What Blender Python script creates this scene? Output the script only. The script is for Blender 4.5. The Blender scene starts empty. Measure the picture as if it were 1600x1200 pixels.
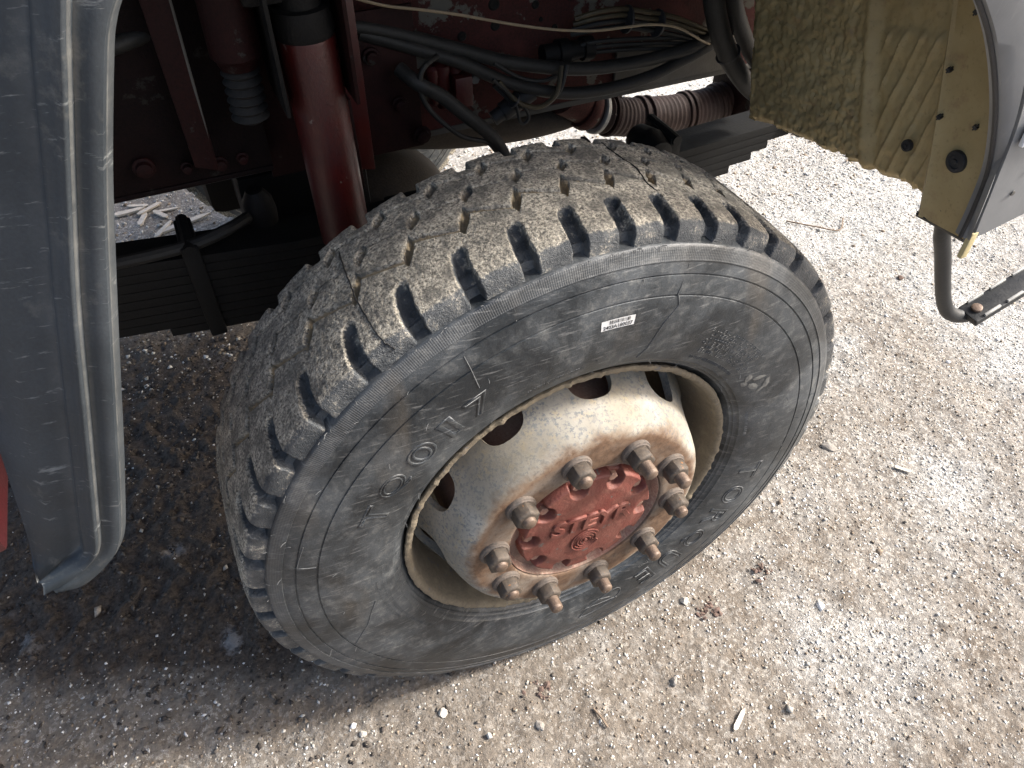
import bpy, bmesh, math, random
import numpy as np
from mathutils import Vector, Matrix

random.seed(7)
rng = np.random.default_rng(11)
SC = bpy.context.scene
COL = SC.collection
PI = math.pi
R = math.radians

# ------------------------------------------------------------------ camera
cam_d = bpy.data.cameras.new('camera')
cam = bpy.data.objects.new('camera', cam_d)
COL.objects.link(cam)
cam_d.sensor_width = 36.0
cam_d.lens = 27.0
cam_d.clip_start = 0.02
cam_d.clip_end = 2000
WZ = 0.512                                    # wheel centre above the ground
_fwd = Vector((0.28420354, 0.63575152, -0.71766869)).normalized()
_right = Vector((0.91293149, -0.40811285, 0.0)).normalized()
_up = _right.cross(_fwd)
m = Matrix((_right, _up, -_fwd)).transposed().to_4x4()
m.translation = Vector((-0.40635, -0.60651, 1.07153 + WZ))
cam.matrix_world = m
SC.camera = cam

# ------------------------------------------------------------------ light
sun_vec = Vector((1.0, -0.24, 0.0)).normalized()
SUN_EL = R(39)
sun_dir = Vector((sun_vec.x * math.cos(SUN_EL), sun_vec.y * math.cos(SUN_EL), math.sin(SUN_EL)))
w = bpy.data.worlds.new('World')
SC.world = w
w.use_nodes = True
wn = w.node_tree.nodes
bgn = wn['Background']
sky = wn.new('ShaderNodeTexSky')
sky.sky_type = 'NISHITA'
sky.sun_disc = False
sky.sun_elevation = SUN_EL
sky.sun_rotation = math.atan2(sun_dir.x, sun_dir.y)
sky.air_density = 1.0
sky.dust_density = 6.0
sky.ozone_density = 1.0
w.node_tree.links.new(sky.outputs[0], bgn.inputs[0])
bgn.inputs[1].default_value = 0.15
sl = bpy.data.lights.new('sun', 'SUN')
sl.energy = 3.4
sl.angle = R(9)
sl.color = (1.0, 0.97, 0.93)
so = bpy.data.objects.new('sun', sl)
COL.objects.link(so)
so.rotation_euler = sun_dir.to_track_quat('Z', 'Y').to_euler()
SC.view_settings.view_transform = 'Standard'
SC.view_settings.look = 'None'
SC.view_settings.gamma = 1.0
SC.view_settings.use_curve_mapping = False
SC.view_settings.exposure = 1.36
SC.render.resolution_x = 1024
SC.render.resolution_y = 768


# ------------------------------------------------------------------ noise (numpy)
def _hash(ix, iy, seed):
    h = (ix.astype(np.int64) * 374761393 + iy.astype(np.int64) * 668265263 + seed * 974711) & 0xffffffff
    h = ((h ^ (h >> 13)) * 1274126177) & 0xffffffff
    h = h ^ (h >> 16)
    return (h & 0xffff) / 65535.0


def vn(x, y, seed=0):
    ix = np.floor(x); iy = np.floor(y)
    fx = x - ix; fy = y - iy
    fx = fx * fx * (3 - 2 * fx); fy = fy * fy * (3 - 2 * fy)
    a = _hash(ix, iy, seed); b = _hash(ix + 1, iy, seed)
    c = _hash(ix, iy + 1, seed); d = _hash(ix + 1, iy + 1, seed)
    return (a + (b - a) * fx) * (1 - fy) + (c + (d - c) * fx) * fy


def fbm(x, y, f, o, seed=0, gain=0.5):
    s = 0; a = 1; t = 0
    for i in range(o):
        s = s + a * vn(x * f + 17.3 * i, y * f - 9.1 * i, seed + i)
        t += a; a *= gain; f *= 2.03
    return s / t


def sst(a, b, x):
    t = np.clip((x - a) / (b - a), 0, 1)
    return t * t * (3 - 2 * t)


# ------------------------------------------------------------------ material helpers
class NT:
    def __init__(s, name):
        s.m = bpy.data.materials.new(name)
        s.m.use_nodes = True
        s.t = s.m.node_tree
        s.n = s.t.nodes
        s.l = s.t.links
        s.b = s.n['Principled BSDF']
        s.geo = s.n.new('ShaderNodeNewGeometry')
        s.P = s.geo.outputs['Position']

    def link(s, a, b):
        s.l.new(a, b)

    def mapping(s, scale, vec=None, loc=(0, 0, 0), rot=(0, 0, 0)):
        mp = s.n.new('ShaderNodeMapping')
        mp.inputs['Scale'].default_value = scale
        mp.inputs['Location'].default_value = loc
        mp.inputs['Rotation'].default_value = rot
        s.link(vec or s.P, mp.inputs['Vector'])
        return mp.outputs[0]

    def noise(s, scale, detail=4, rough=0.55, vec=None, dist=0.0):
        t = s.n.new('ShaderNodeTexNoise')
        t.inputs['Scale'].default_value = scale
        t.inputs['Detail'].default_value = detail
        t.inputs['Roughness'].default_value = rough
        t.inputs['Distortion'].default_value = dist
        s.link(vec or s.P, t.inputs['Vector'])
        return t.outputs['Fac']

    def voro(s, scale, vec=None, feature='F1', out='Distance', rand=1.0):
        t = s.n.new('ShaderNodeTexVoronoi')
        t.feature = feature
        t.inputs['Scale'].default_value = scale
        t.inputs['Randomness'].default_value = rand
        s.link(vec or s.P, t.inputs['Vector'])
        return t.outputs[out]

    def ramp(s, fac, stops):
        t = s.n.new('ShaderNodeValToRGB')
        e = t.color_ramp.elements
        while len(e) < len(stops):
            e.new(0.5)
        for i, (p, c) in enumerate(stops):
            e[i].position = p
            if not hasattr(c, '__len__'):
                c = (c, c, c)
            e[i].color = (*c, 1)
        s.link(fac, t.inputs[0])
        return t.outputs[0]

    def mix(s, fac, a, b, mode='MIX'):
        t = s.n.new('ShaderNodeMix')
        t.data_type = 'RGBA'
        t.blend_type = mode
        for i, v in ((0, fac), (6, a), (7, b)):
            if hasattr(v, 'is_output') or isinstance(v, bpy.types.NodeSocket):
                s.link(v, t.inputs[i])
            elif hasattr(v, '__len__'):
                t.inputs[i].default_value = (*v, 1)
            else:
                t.inputs[i].default_value = v
        return t.outputs[2]

    def math(s, op, a, b=None, c=None):
        t = s.n.new('ShaderNodeMath')
        t.operation = op
        for i, v in enumerate((a, b, c)):
            if v is None:
                continue
            if isinstance(v, bpy.types.NodeSocket):
                s.link(v, t.inputs[i])
            else:
                t.inputs[i].default_value = v
        return t.outputs[0]

    def attr(s, name, out='Fac'):
        t = s.n.new('ShaderNodeAttribute')
        t.attribute_name = name
        return t.outputs[out]

    def bump(s, h, strength=0.5, dist=0.002, prev=None):
        t = s.n.new('ShaderNodeBump')
        t.inputs['Strength'].default_value = strength
        t.inputs['Distance'].default_value = dist
        s.link(h, t.inputs['Height'])
        if prev:
            s.link(prev, t.inputs['Normal'])
        return t.outputs[0]

    def out(s, col=None, rough=None, normal=None, metal=None, spec=None):
        for key, v in (('Base Color', col), ('Roughness', rough), ('Normal', normal), ('Metallic', metal), ('Specular IOR Level', spec)):
            if v is None:
                continue
            i = s.b.inputs[key]
            if isinstance(v, bpy.types.NodeSocket):
                s.link(v, i)
            elif hasattr(v, '__len__'):
                i.default_value = (*v, 1)
            else:
                i.default_value = v
        return s.m


def painted(name, base, dirt, dirt_amt=0.5, scale=14, rough=0.55, chips=None, chip_amt=0.62, bump=0.25, metal=0.0, fine=220, spec=0.5):
    """paint with blotchy dirt, fine grain and optional flaked patches"""
    n = NT(name)
    a = n.noise(scale, 6, 0.62, dist=0.3)
    b = n.noise(fine, 3, 0.6)
    lo = 0.62 - dirt_amt * 0.35
    f = n.ramp(a, [(lo - .16, 0.0), (lo + .16, 1.0)])
    f2 = n.mix(0.45, f, n.ramp(b, [(.35, 0), (.68, 1)]), 'MULTIPLY')
    f3 = n.mix(dirt_amt, (0, 0, 0), f2)
    col = n.mix(f3, base, dirt)
    col = n.mix(0.16, col, n.ramp(b, [(.3, .15), (.7, .85)]), 'OVERLAY')
    h = b
    if chips:
        c = n.noise(scale * 1.7, 8, 0.68, vec=n.mapping((1, 1, 1), loc=(3.1, 1.7, 5.2)))
        cf = n.ramp(c, [(chip_amt - .012, 0), (chip_amt + .012, 1)])
        col = n.mix(cf, col, chips)
    r = n.math('MULTIPLY_ADD', f3, 0.3, rough)
    nr = n.bump(h, bump, 0.0015)
    return n.out(col, r, nr, metal, spec)


# ------------------------------------------------------------------ object helpers
def link(o, parent=None):
    COL.objects.link(o)
    if parent is not None:
        o.parent = parent
    return o


def mk(name, verts, faces, mat, parent=None, smooth=False, attrs=None, sharp=None):
    me = bpy.data.meshes.new(name)
    if isinstance(verts, np.ndarray) and isinstance(faces, np.ndarray):
        nv = len(verts); nf, k = faces.shape
        me.vertices.add(nv)
        me.vertices.foreach_set('co', np.ascontiguousarray(verts, dtype=np.float32).ravel())
        me.loops.add(nf * k)
        me.loops.foreach_set('vertex_index', np.ascontiguousarray(faces, dtype=np.int32).ravel())
        me.polygons.add(nf)
        me.polygons.foreach_set('loop_start', np.arange(0, nf * k, k, dtype=np.int32))
        me.polygons.foreach_set('loop_total', np.full(nf, k, dtype=np.int32))
        me.update(calc_edges=True)
    else:
        me.from_pydata([tuple(v) for v in verts], [], [tuple(f) for f in faces])
        me.update()
    if smooth:
        me.polygons.foreach_set('use_smooth', np.ones(len(me.polygons), dtype=bool))
        if sharp:
            try:
                me.set_sharp_from_angle(angle=R(sharp))
            except Exception:
                pass
    if attrs:
        for k, v in attrs.items():
            v = np.asarray(v, dtype=np.float32)
            if v.ndim == 1:
                a = me.attributes.new(k, 'FLOAT', 'POINT')
                a.data.foreach_set('value', v)
            else:
                a = me.attributes.new(k, 'FLOAT_COLOR', 'POINT')
                a.data.foreach_set('color', np.c_[v, np.ones(len(v))].astype(np.float32).ravel())
    if mat:
        for mm in (mat if isinstance(mat, (list, tuple)) else [mat]):
            me.materials.append(mm)
    return link(bpy.data.objects.new(name, me), parent)


def empty(name, loc=(0, 0, 0), parent=None):
    o = bpy.data.objects.new(name, None)
    o.empty_display_size = 0.05
    o.location = loc
    return link(o, parent)


def tag(o, label=None, cat=None, group=None, kind=None):
    if label: o['label'] = label
    if cat: o['category'] = cat
    if group: o['group'] = group
    if kind: o['kind'] = kind
    return o


class MB:
    def __init__(s):
        s.v = []; s.f = []

    def add(s, vs, fs):
        b = len(s.v)
        s.v += [tuple(v) for v in vs]
        s.f += [tuple(b + i for i in f) for f in fs]
        return s

    def box(s, lo, hi, M=None):
        x0, y0, z0 = lo; x1, y1, z1 = hi
        vs = [Vector(p) for p in ((x0, y0, z0), (x1, y0, z0), (x1, y1, z0), (x0, y1, z0), (x0, y0, z1), (x1, y0, z1), (x1, y1, z1), (x0, y1, z1))]
        if M is not None: vs = [M @ v for v in vs]
        return s.add(vs, [(0, 3, 2, 1), (4, 5, 6, 7), (0, 1, 5, 4), (1, 2, 6, 5), (2, 3, 7, 6), (3, 0, 4, 7)])

    def tube(s, pts, rad, n=10, closed=False, caps=True):
        pts = [Vector(p) for p in pts]
        N = len(pts)
        rads = rad if hasattr(rad, '__len__') else [rad] * N
        b = len(s.v)
        t0 = (pts[1] - pts[0]).normalized()
        ref = Vector((0, 0, 1)) if abs(t0.z) < .9 else Vector((1, 0, 0))
        u = t0.cross(ref).normalized()
        for i, p in enumerate(pts):
            if closed:
                t = (pts[(i + 1) % N] - pts[i - 1]).normalized()
            else:
                t = (pts[min(i + 1, N - 1)] - pts[max(i - 1, 0)]).normalized()
            u = (u - t * u.dot(t))
            u = u.normalized() if u.length > 1e-6 else t.orthogonal().normalized()
            v = t.cross(u)
            for k in range(n):
                a = 2 * PI * k / n
                q = p + (u * math.cos(a) + v * math.sin(a)) * rads[i]
                s.v.append((q.x, q.y, q.z))
        for i in range(N if closed else N - 1):
            j = (i + 1) % N
            for k in range(n):
                k2 = (k + 1) % n
                s.f.append((b + i * n + k, b + i * n + k2, b + j * n + k2, b + j * n + k))
        if caps and not closed:
            s.f.append(tuple(b + k for k in reversed(range(n))))
            s.f.append(tuple(b + (N - 1) * n + k for k in range(n)))
        return s

    def lathe(s, prof, n=48, M=None, closed=False):
        """prof: (a, r) along local +Z axis a, radius r"""
        b = len(s.v); m_ = len(prof)
        for (a, r) in prof:
            for k in range(n):
                t = 2 * PI * k / n
                q = Vector((r * math.cos(t), r * math.sin(t), a))
                if M is not None: q = M @ q
                s.v.append((q.x, q.y, q.z))
        for i in range(m_ if closed else m_ - 1):
            j = (i + 1) % m_
            for k in range(n):
                k2 = (k + 1) % n
                s.f.append((b + i * n + k, b + i * n + k2, b + j * n + k2, b + j * n + k))
        if not closed:
            if prof[0][1] > 1e-5: s.f.append(tuple(b + k for k in reversed(range(n))))
            if prof[-1][1] > 1e-5: s.f.append(tuple(b + (m_ - 1) * n + k for k in range(n)))
        return s

    def build(s, name, mat, parent=None, smooth=False, sharp=35, bevel=0, seg=2, fix=True):
        o = mk(name, s.v, s.f, mat, parent)
        me = o.data
        if fix:
            bm = bmesh.new(); bm.from_mesh(me)
            bmesh.ops.remove_doubles(bm, verts=bm.verts, dist=1e-6)
            bmesh.ops.recalc_face_normals(bm, faces=bm.faces)
            if bevel:
                es = [e for e in bm.edges if len(e.link_faces) == 2 and e.calc_face_angle(0) > R(30)]
                bmesh.ops.bevel(bm, geom=es, offset=bevel, segments=seg, affect='EDGES', profile=0.6, clamp_overlap=True)
            bm.to_mesh(me); bm.free()
        if smooth or bevel:
            me.polygons.foreach_set('use_smooth', np.ones(len(me.polygons), dtype=bool))
            try: me.set_sharp_from_angle(angle=R(sharp))
            except Exception: pass
        return o


def spline(pts, n=8):
    """Catmull-Rom through pts"""
    P = [Vector(p) for p in pts]
    P = [P[0] * 2 - P[1]] + P + [P[-1] * 2 - P[-2]]
    out = []
    for i in range(1, len(P) - 2):
        for k in range(n):
            t = k / n
            a, b, c, d = P[i - 1], P[i], P[i + 1], P[i + 2]
            out.append(0.5 * ((2 * b) + (c - a) * t + (2 * a - 5 * b + 4 * c - d) * t * t + (3 * b - 3 * c + d - a) * t ** 3))
    out.append(P[-2])
    return out


def gridfaces(nu, nv, wrap=False):
    i = np.arange(nu if wrap else nu - 1)[:, None]; j = np.arange(nv - 1)[None, :]
    i2 = (i + 1) % nu
    return np.stack([i * nv + j, i2 * nv + j, i2 * nv + j + 1, i * nv + j + 1], -1).reshape(-1, 4)


# lathe axis of the wheel: local +Z of the profile -> world +Y (into the truck)
WM = Matrix.Translation((0, 0, WZ)) @ Matrix.Rotation(-PI / 2, 4, 'X')


def wp(ang, r, y):
    """point of the wheel: angle from +X seen from outside, radius, depth into the truck"""
    a = R(ang)
    return Vector((r * math.cos(a), y, r * math.sin(a)))


# ================================================================== materials
# --- rubber of the sidewall
n = NT('sidewall_rubber')
a = n.noise(9, 7, 0.65, dist=0.6)
b = n.noise(60, 5, 0.65)
c = n.noise(420, 3, 0.6)
col = n.mix(n.ramp(a, [(.40, 0), (.62, 1)]), (0.010, 0.013, 0.016), (0.052, 0.058, 0.063))
col = n.mix(n.mix(1, n.ramp(b, [(.50, 0), (.72, 1)]), n.ramp(a, [(.40, .1), (.62, .8)]), 'MULTIPLY'), col, (0.145, 0.145, 0.138))
scr = n.noise(30, 3, 0.6, vec=n.mapping((1.0, 1, 9.0), rot=(0, R(35), 0)))
col = n.mix(n.math('MULTIPLY', n.ramp(scr, [(.58, 0), (.70, 1)]), 0.42), col, (0.20, 0.20, 0.195))
stn = n.noise(5, 3, 0.6, vec=n.mapping((1.8, 1, 0.5), loc=(4, 0, 2)))
col = n.mix(n.math('MULTIPLY', n.ramp(stn, [(.60, 0), (.72, 1)]), 0.20), col, (0.15, 0.12, 0.085))
col = n.mix(0.30, col, n.ramp(c, [(.3, .1), (.7, .9)]), 'OVERLAY')
# fine radial ribbing on the scuff band
tc = n.n.new('ShaderNodeTexCoord')
sx = n.n.new('ShaderNodeSeparateXYZ')
n.link(tc.outputs['Object'], sx.inputs[0])
ang = n.math('ARCTAN2', sx.outputs['Z'], sx.outputs['X'])
rad = n.math('SQRT', n.math('ADD', n.math('MULTIPLY', sx.outputs['X'], sx.outputs['X']), n.math('MULTIPLY', sx.outputs['Z'], sx.outputs['Z'])))
band = n.math('MULTIPLY', n.math('GREATER_THAN', rad, 0.4865), n.math('LESS_THAN', rad, 0.5045))
wav = n.math('MULTIPLY', n.math('SINE', n.math('MULTIPLY', ang, 1050.0)), band)
wav2 = n.math('MULTIPLY', n.math('SINE', n.math('MULTIPLY', rad, 1900.0)), band)
hh = n.math('ADD', wav, n.math('MULTIPLY', wav2, 0.35))
col = n.mix(n.math('MULTIPLY', n.math('MULTIPLY_ADD', hh, 0.5, 0.5), n.math('MULTIPLY', band, 0.30)), col, (0.17, 0.165, 0.155))
nr = n.bump(hh, 0.22, 0.0006)
nr = n.bump(n.mix(.5, b, c), 0.45, 0.0014, nr)
M_SIDE = n.out(col, n.ramp(a, [(.3, .36), (.7, .64)]), nr, spec=0.5)

# --- tread: crust of dry mud on the running surface, cleaner rubber in the lug grooves
n = NT('tread_rubber')
dust_lit = n.attr('dust_lit')
sand = n.attr('sand')
g1 = n.noise(260, 4, 0.7)
g2 = n.noise(700, 2, 0.6)
g3 = n.noise(35, 5, 0.6)
rub = n.mix(n.ramp(g3, [(.4, 0), (.7, 1)]), (0.032, 0.037, 0.042), (0.110, 0.114, 0.114))  # clean rubber, lightened so the groove floors look lit
crust = n.mix(n.ramp(g1, [(.38, 0), (.62, 1)]), (0.070, 0.063, 0.052), (0.50, 0.455, 0.37))
crust = n.mix(n.ramp(g2, [(.62, 0), (.72, .55)]), crust, (0.62, 0.57, 0.47))
crust = n.mix(n.ramp(g3, [(.38, .75), (.56, 0)]), crust, (0.085, 0.08, 0.07))
f = n.math('ADD', dust_lit, n.math('MULTIPLY_ADD', g3, 1.1, -0.55))
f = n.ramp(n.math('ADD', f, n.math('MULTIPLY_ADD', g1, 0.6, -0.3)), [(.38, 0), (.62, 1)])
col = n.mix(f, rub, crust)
sf = n.ramp(n.math('ADD', sand, n.math('MULTIPLY_ADD', g3, 0.8, -0.4)), [(.42, 0), (.62, 1)])
col = n.mix(sf, col, n.mix(g1, (0.20, 0.155, 0.095), (0.36, 0.29, 0.19)))
nr = n.bump(n.mix(.35, g1, g2), n.math('MULTIPLY_ADD', f, 0.75, 0.15) if False else 0.85, 0.0055)
M_TREAD = n.out(col, n.math('MULTIPLY_ADD', f, 0.5, 0.38), nr, spec=0.5)

M_RUBBER = painted('plain_rubber', (0.006, 0.006, 0.0065), (0.018, 0.016, 0.014), 0.55, 20, 0.6)
M_LETTER = painted('letter_rubber', (0.030, 0.033, 0.036), (0.12, 0.122, 0.12), 0.65, 34, 0.6)

# --- wheel disc: dusty off-white paint with grey flecks, rust towards the mounting face
n = NT('disc_paint')
a = n.noise(11, 6, 0.6, dist=.4)
b = n.noise(170, 5, 0.7)
c = n.noise(48, 5, 0.65)
tc = n.n.new('ShaderNodeTexCoord')
sx = n.n.new('ShaderNodeSeparateXYZ')
n.link(tc.outputs['Object'], sx.inputs[0])
rad = n.math('SQRT', n.math('ADD', n.math('MULTIPLY', sx.outputs['X'], sx.outputs['X']), n.math('MULTIPLY', sx.outputs['Z'], sx.outputs['Z'])))
col = n.mix(n.ramp(a, [(.33, 0), (.66, 1)]), (0.205, 0.184, 0.146), (0.315, 0.298, 0.258))
col = n.mix(n.math('MULTIPLY', n.ramp(c, [(.56, 0), (.70, 1)]), 0.45), col, (0.33, 0.25, 0.13))
fl = n.mix(1, n.ramp(b, [(.51, 0), (.57, 1)]), n.ramp(c, [(.36, .25), (.56, .9)]), 'MULTIPLY')
col = n.mix(fl, col, (0.13, 0.14, 0.145))
gr_ = n.noise(5, 5, .6, vec=n.mapping((1, 1, 1), loc=(2, 0, 7)))
col = n.mix(n.math('MULTIPLY', n.ramp(gr_, [(.50, 0), (.66, 1)]), .55), col, (0.22, 0.185, 0.125))
rr = n.math('ADD', rad, n.math('ADD', n.math('MULTIPLY_ADD', c, 0.03, -0.015), n.math('MULTIPLY_ADD', a, 0.05, -0.025)))
rust = n.ramp(n.math('MULTIPLY', rr, 4.0), [(.78, 1), (.86, 0)])
rcol = n.mix(n.ramp(c, [(.3, 0), (.7, 1)]), (0.070, 0.038, 0.022), (0.185, 0.118, 0.075))
rcol = n.mix(n.ramp(a, [(.45, 0), (.66, 1)]), rcol, (0.21, 0.175, 0.14))
rcol = n.mix(n.math('MULTIPLY', n.ramp(b, [(.52, 0), (.64, 1)]), .5), rcol, (0.07, 0.05, 0.04))
edge = n.mix(1, n.ramp(n.math('MULTIPLY', rr, 4.0), [(.74, 0), (.81, .75), (.86, 0)]), n.ramp(a, [(.42, .15), (.62, 1)]), 'MULTIPLY')
rcol = n.mix(edge, rcol, (0.19, 0.085, 0.028))
col = n.mix(rust, col, rcol)
M_DISC = n.out(col, 0.75, n.bump(n.mix(.5, b, c), 0.45, 0.002), spec=0.3)

M_RIM = painted('rim_paint', (0.235, 0.195, 0.13), (0.095, 0.076, 0.055), 0.85, 30, 0.8, chips=(0.12, 0.11, 0.10), chip_amt=0.63, bump=0.9)
M_BARREL = painted('rim_barrel_paint', (0.24, 0.225, 0.19), (0.10, 0.095, 0.085), 0.7, 16, 0.75, bump=0.4)
M_NUT = painted('nut_steel', (0.038, 0.034, 0.030), (0.10, 0.076, 0.056), 0.75, 70, 0.5, chips=(0.26, 0.11, 0.035), chip_amt=0.65, metal=0.3, bump=0.4)
M_WASHER = painted('washer_steel', (0.055, 0.048, 0.042), (0.13, 0.10, 0.078), 0.8, 60, 0.6, metal=0.1, bump=0.4)
M_STUD = painted('stud_steel', (0.095, 0.062, 0.044), (0.17, 0.125, 0.092), 0.65, 90, 0.45, metal=0.3, bump=0.4)
M_HUBRED = painted('hub_red_paint', (0.122, 0.021, 0.014), (0.145, 0.062, 0.042), 0.65, 26, 0.55, chips=(0.085, 0.088, 0.08), chip_amt=0.64, bump=0.6)
M_HUBRING = painted('hub_ring_paint', (0.22, 0.055, 0.04), (0.36, 0.30, 0.23), 0.8, 12, 0.7, bump=0.4)
M_DRUM = painted('drum_rust', (0.17, 0.085, 0.06), (0.22, 0.18, 0.14), 0.6, 14, 0.8, bump=0.5)
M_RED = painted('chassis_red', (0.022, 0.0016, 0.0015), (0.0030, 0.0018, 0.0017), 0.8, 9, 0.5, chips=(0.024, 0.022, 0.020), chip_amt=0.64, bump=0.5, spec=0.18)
M_SHOCK = painted('shock_red', (0.066, 0.0055, 0.0045), (0.010, 0.003, 0.0025), 0.65, 12, 0.30, chips=(0.13, 0.10, 0.085), chip_amt=0.67, bump=0.3)
M_RAIL = painted('rail_red', (0.100, 0.022, 0.019), (0.014, 0.010, 0.009), 0.85, 7, 0.6, chips=(0.10, 0.095, 0.082), chip_amt=0.58, bump=0.55, spec=0.2)
M_RED_DARK = painted('dark_red', (0.009, 0.0009, 0.0009), (0.0020, 0.0018, 0.0017), 0.9, 7, 0.55, chips=(0.016, 0.014, 0.012), chip_amt=0.62, bump=0.8, spec=0.15)  # chassis red taken down toward black, for the front bracket plate
M_DARK = painted('greasy_black', (0.004, 0.004, 0.0044), (0.012, 0.011, 0.010), 0.6, 14, 0.55, bump=0.5, spec=0.2)
M_STEEL = painted('spring_steel', (0.0025, 0.003, 0.0036), (0.011, 0.0105, 0.0095), 0.5, 22, 0.6, bump=0.5, spec=0.25)
M_GREY = painted('grey_flaking', (0.085, 0.081, 0.072), (0.035, 0.031, 0.027), 0.6, 12, 0.7, chips=(0.12, 0.035, 0.03), chip_amt=0.66, bump=0.5)
M_HOSE = painted('hose_rubber', (0.007, 0.0075, 0.0075), (0.030, 0.028, 0.025), 0.55, 30, 0.5, bump=0.4, spec=0.35)
M_BRASS = painted('brass_line', (0.06, 0.045, 0.020), (0.022, 0.020, 0.016), 0.6, 40, 0.45, metal=0.3)
M_WIRE = painted('cream_wire', (0.30, 0.23, 0.14), (0.15, 0.115, 0.08), 0.5, 60, 0.5)
M_FLEX = painted('flex_pipe', (0.048, 0.020, 0.016), (0.020, 0.017, 0.015), 0.7, 16, 0.6, chips=(0.22, 0.19, 0.16), chip_amt=0.68, bump=0.4)
M_DIFF = painted('axle_brown', (0.035, 0.028, 0.022), (0.075, 0.060, 0.045), 0.7, 10, 0.75, bump=0.5)
M_PLUG = painted('black_plug', (0.012, 0.012, 0.014), (0.05, 0.05, 0.05), 0.4, 60, 0.5)
M_BAR = painted('black_bar', (0.010, 0.012, 0.014), (0.05, 0.05, 0.048), 0.4, 40, 0.42, chips=(0.35, 0.35, 0.33), chip_amt=0.72)
M_WORN = painted('worn_step_edge', (0.40, 0.40, 0.38), (0.12, 0.12, 0.12), 0.6, 60, 0.5, metal=0.3)
M_STICK = painted('sticker_paper', (0.62, 0.63, 0.64), (0.36, 0.34, 0.30), 0.6, 70, 0.5, bump=0.1)
M_INK = painted('black_ink', (0.02, 0.02, 0.02), (0.05, 0.05, 0.05), 0.3, 60, 0.6, bump=0.05)

# olive-tan wheel arch paint
n = NT('arch_tan_paint')
a = n.noise(10, 6, 0.6)
b = n.noise(150, 4, 0.6)
c = n.noise(34, 5, 0.65)
col = n.mix(n.ramp(a, [(.35, 0), (.65, 1)]), (0.300, 0.225, 0.103), (0.375, 0.290, 0.145))
col = n.mix(n.math('MULTIPLY', n.ramp(c, [(.55, 0), (.72, 1)]), .5), col, (0.20, 0.115, 0.065))
col = n.mix(n.math('MULTIPLY', n.ramp(b, [(.58, 0), (.7, 1)]), .35), col, (0.12, 0.09, 0.045))
M_TAN = n.out(col, 0.6, n.bump(b, 0.25, 0.001))

# grey moulded plastic (fender), scuffed and dusty
n = NT('fender_plastic')
a = n.noise(7, 6, 0.62, dist=.6)
b = n.noise(330, 3, 0.6)
s1 = n.noise(22, 5, 0.65, vec=n.mapping((1.0, 1.0, 4.5), rot=(0, R(38), 0)))
s2 = n.noise(30, 4, 0.65, vec=n.mapping((1.0, 1.0, 7.5), rot=(0, R(-50), 0)))
c = n.noise(20, 6, 0.7)
col = n.mix(n.ramp(a, [(.3, 0), (.7, 1)]), (0.015, 0.020, 0.025), (0.037, 0.044, 0.051))
col = n.mix(n.math('MULTIPLY', n.ramp(s1, [(.62, 0), (.70, 1)]), .6), col, (0.19, 0.20, 0.20))
col = n.mix(n.math('MULTIPLY', n.ramp(s2, [(.64, 0), (.73, 1)]), .5), col, (0.26, 0.26, 0.25))
col = n.mix(n.math('MULTIPLY', n.ramp(c, [(.60, 0), (.74, 1)]), .3), col, (0.19, 0.18, 0.155))
col = n.mix(0.15, col, n.ramp(b, [(.3, .1), (.7, .9)]), 'OVERLAY')
pt = n.ramp(n.geo.outputs['Pointiness'], [(.51, 0), (.57, .5)])  # pale convex edges: a highlight painted along the bead and lip
col = n.mix(n.mix(1, pt, n.ramp(c, [(.35, .2), (.6, 1)]), 'MULTIPLY'), col, (0.24, 0.235, 0.215))
M_FENDER = n.out(col, n.ramp(a, [(.3, .5), (.7, .7)]), n.bump(b, 0.25, 0.0008), spec=0.4)

n = NT('cab_grey_paint')
a = n.noise(8, 5, 0.6)
b = n.noise(28, 5, 0.65, vec=n.mapping((6, 1, 1), rot=(0, R(20), 0)))
col = n.mix(n.ramp(a, [(.3, 0), (.7, 1)]), (0.12, 0.124, 0.128), (0.17, 0.174, 0.177))
col = n.mix(n.math('MULTIPLY', n.ramp(b, [(.58, 0), (.7, 1)]), .4), col, (0.20, 0.20, 0.195))
M_CAB = n.out(col, 0.38, n.bump(n.noise(300, 2, .5), .12, .0006))

# ground: pale crushed stone trodden into brown earth, dark mud under the truck
n = NT('gravel_ground')
mud = n.attr('mud')
wht = n.attr('pale')
a = n.noise(3.0, 6, 0.62)
b = n.noise(95, 5, 0.7)
c = n.noise(420, 3, 0.65)
d = n.noise(19, 5, 0.65)
v = n.voro(150, out='Color')
vs = n.n.new('ShaderNodeSeparateColor'); n.link(v, vs.inputs[0])
earth = n.mix(n.ramp(d, [(.32, 0), (.68, 1)]), (0.135, 0.113, 0.091), (0.215, 0.190, 0.160))
earth = n.mix(n.ramp(b, [(.30, .75), (.52, 0)]), earth, (0.085, 0.068, 0.052))
pale = n.mix(n.ramp(b, [(.32, 0), (.6, 1)]), (0.180, 0.173, 0.160), (0.36, 0.356, 0.342))
pf = n.ramp(n.math('ADD', wht, n.math('MULTIPLY_ADD', d, 1.0, -0.5)), [(.15, 0), (.95, 1)])
col = n.mix(pf, earth, pale)
fle = n.math('MULTIPLY', n.math('GREATER_THAN', vs.outputs[0], 0.80), n.ramp(c, [(.40, 0), (.55, 1)]))
col = n.mix(n.math('MULTIPLY', fle, n.math('MULTIPLY_ADD', wht, .55, .18)), col, (0.66, 0.64, 0.59))
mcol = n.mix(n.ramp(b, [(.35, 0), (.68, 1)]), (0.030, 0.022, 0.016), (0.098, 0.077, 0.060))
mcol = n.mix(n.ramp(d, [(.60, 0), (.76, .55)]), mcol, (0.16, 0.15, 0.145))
mf = n.ramp(n.math('ADD', mud, n.math('MULTIPLY_ADD', d, .7, -.35)), [(.3, 0), (.7, 1)])
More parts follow.
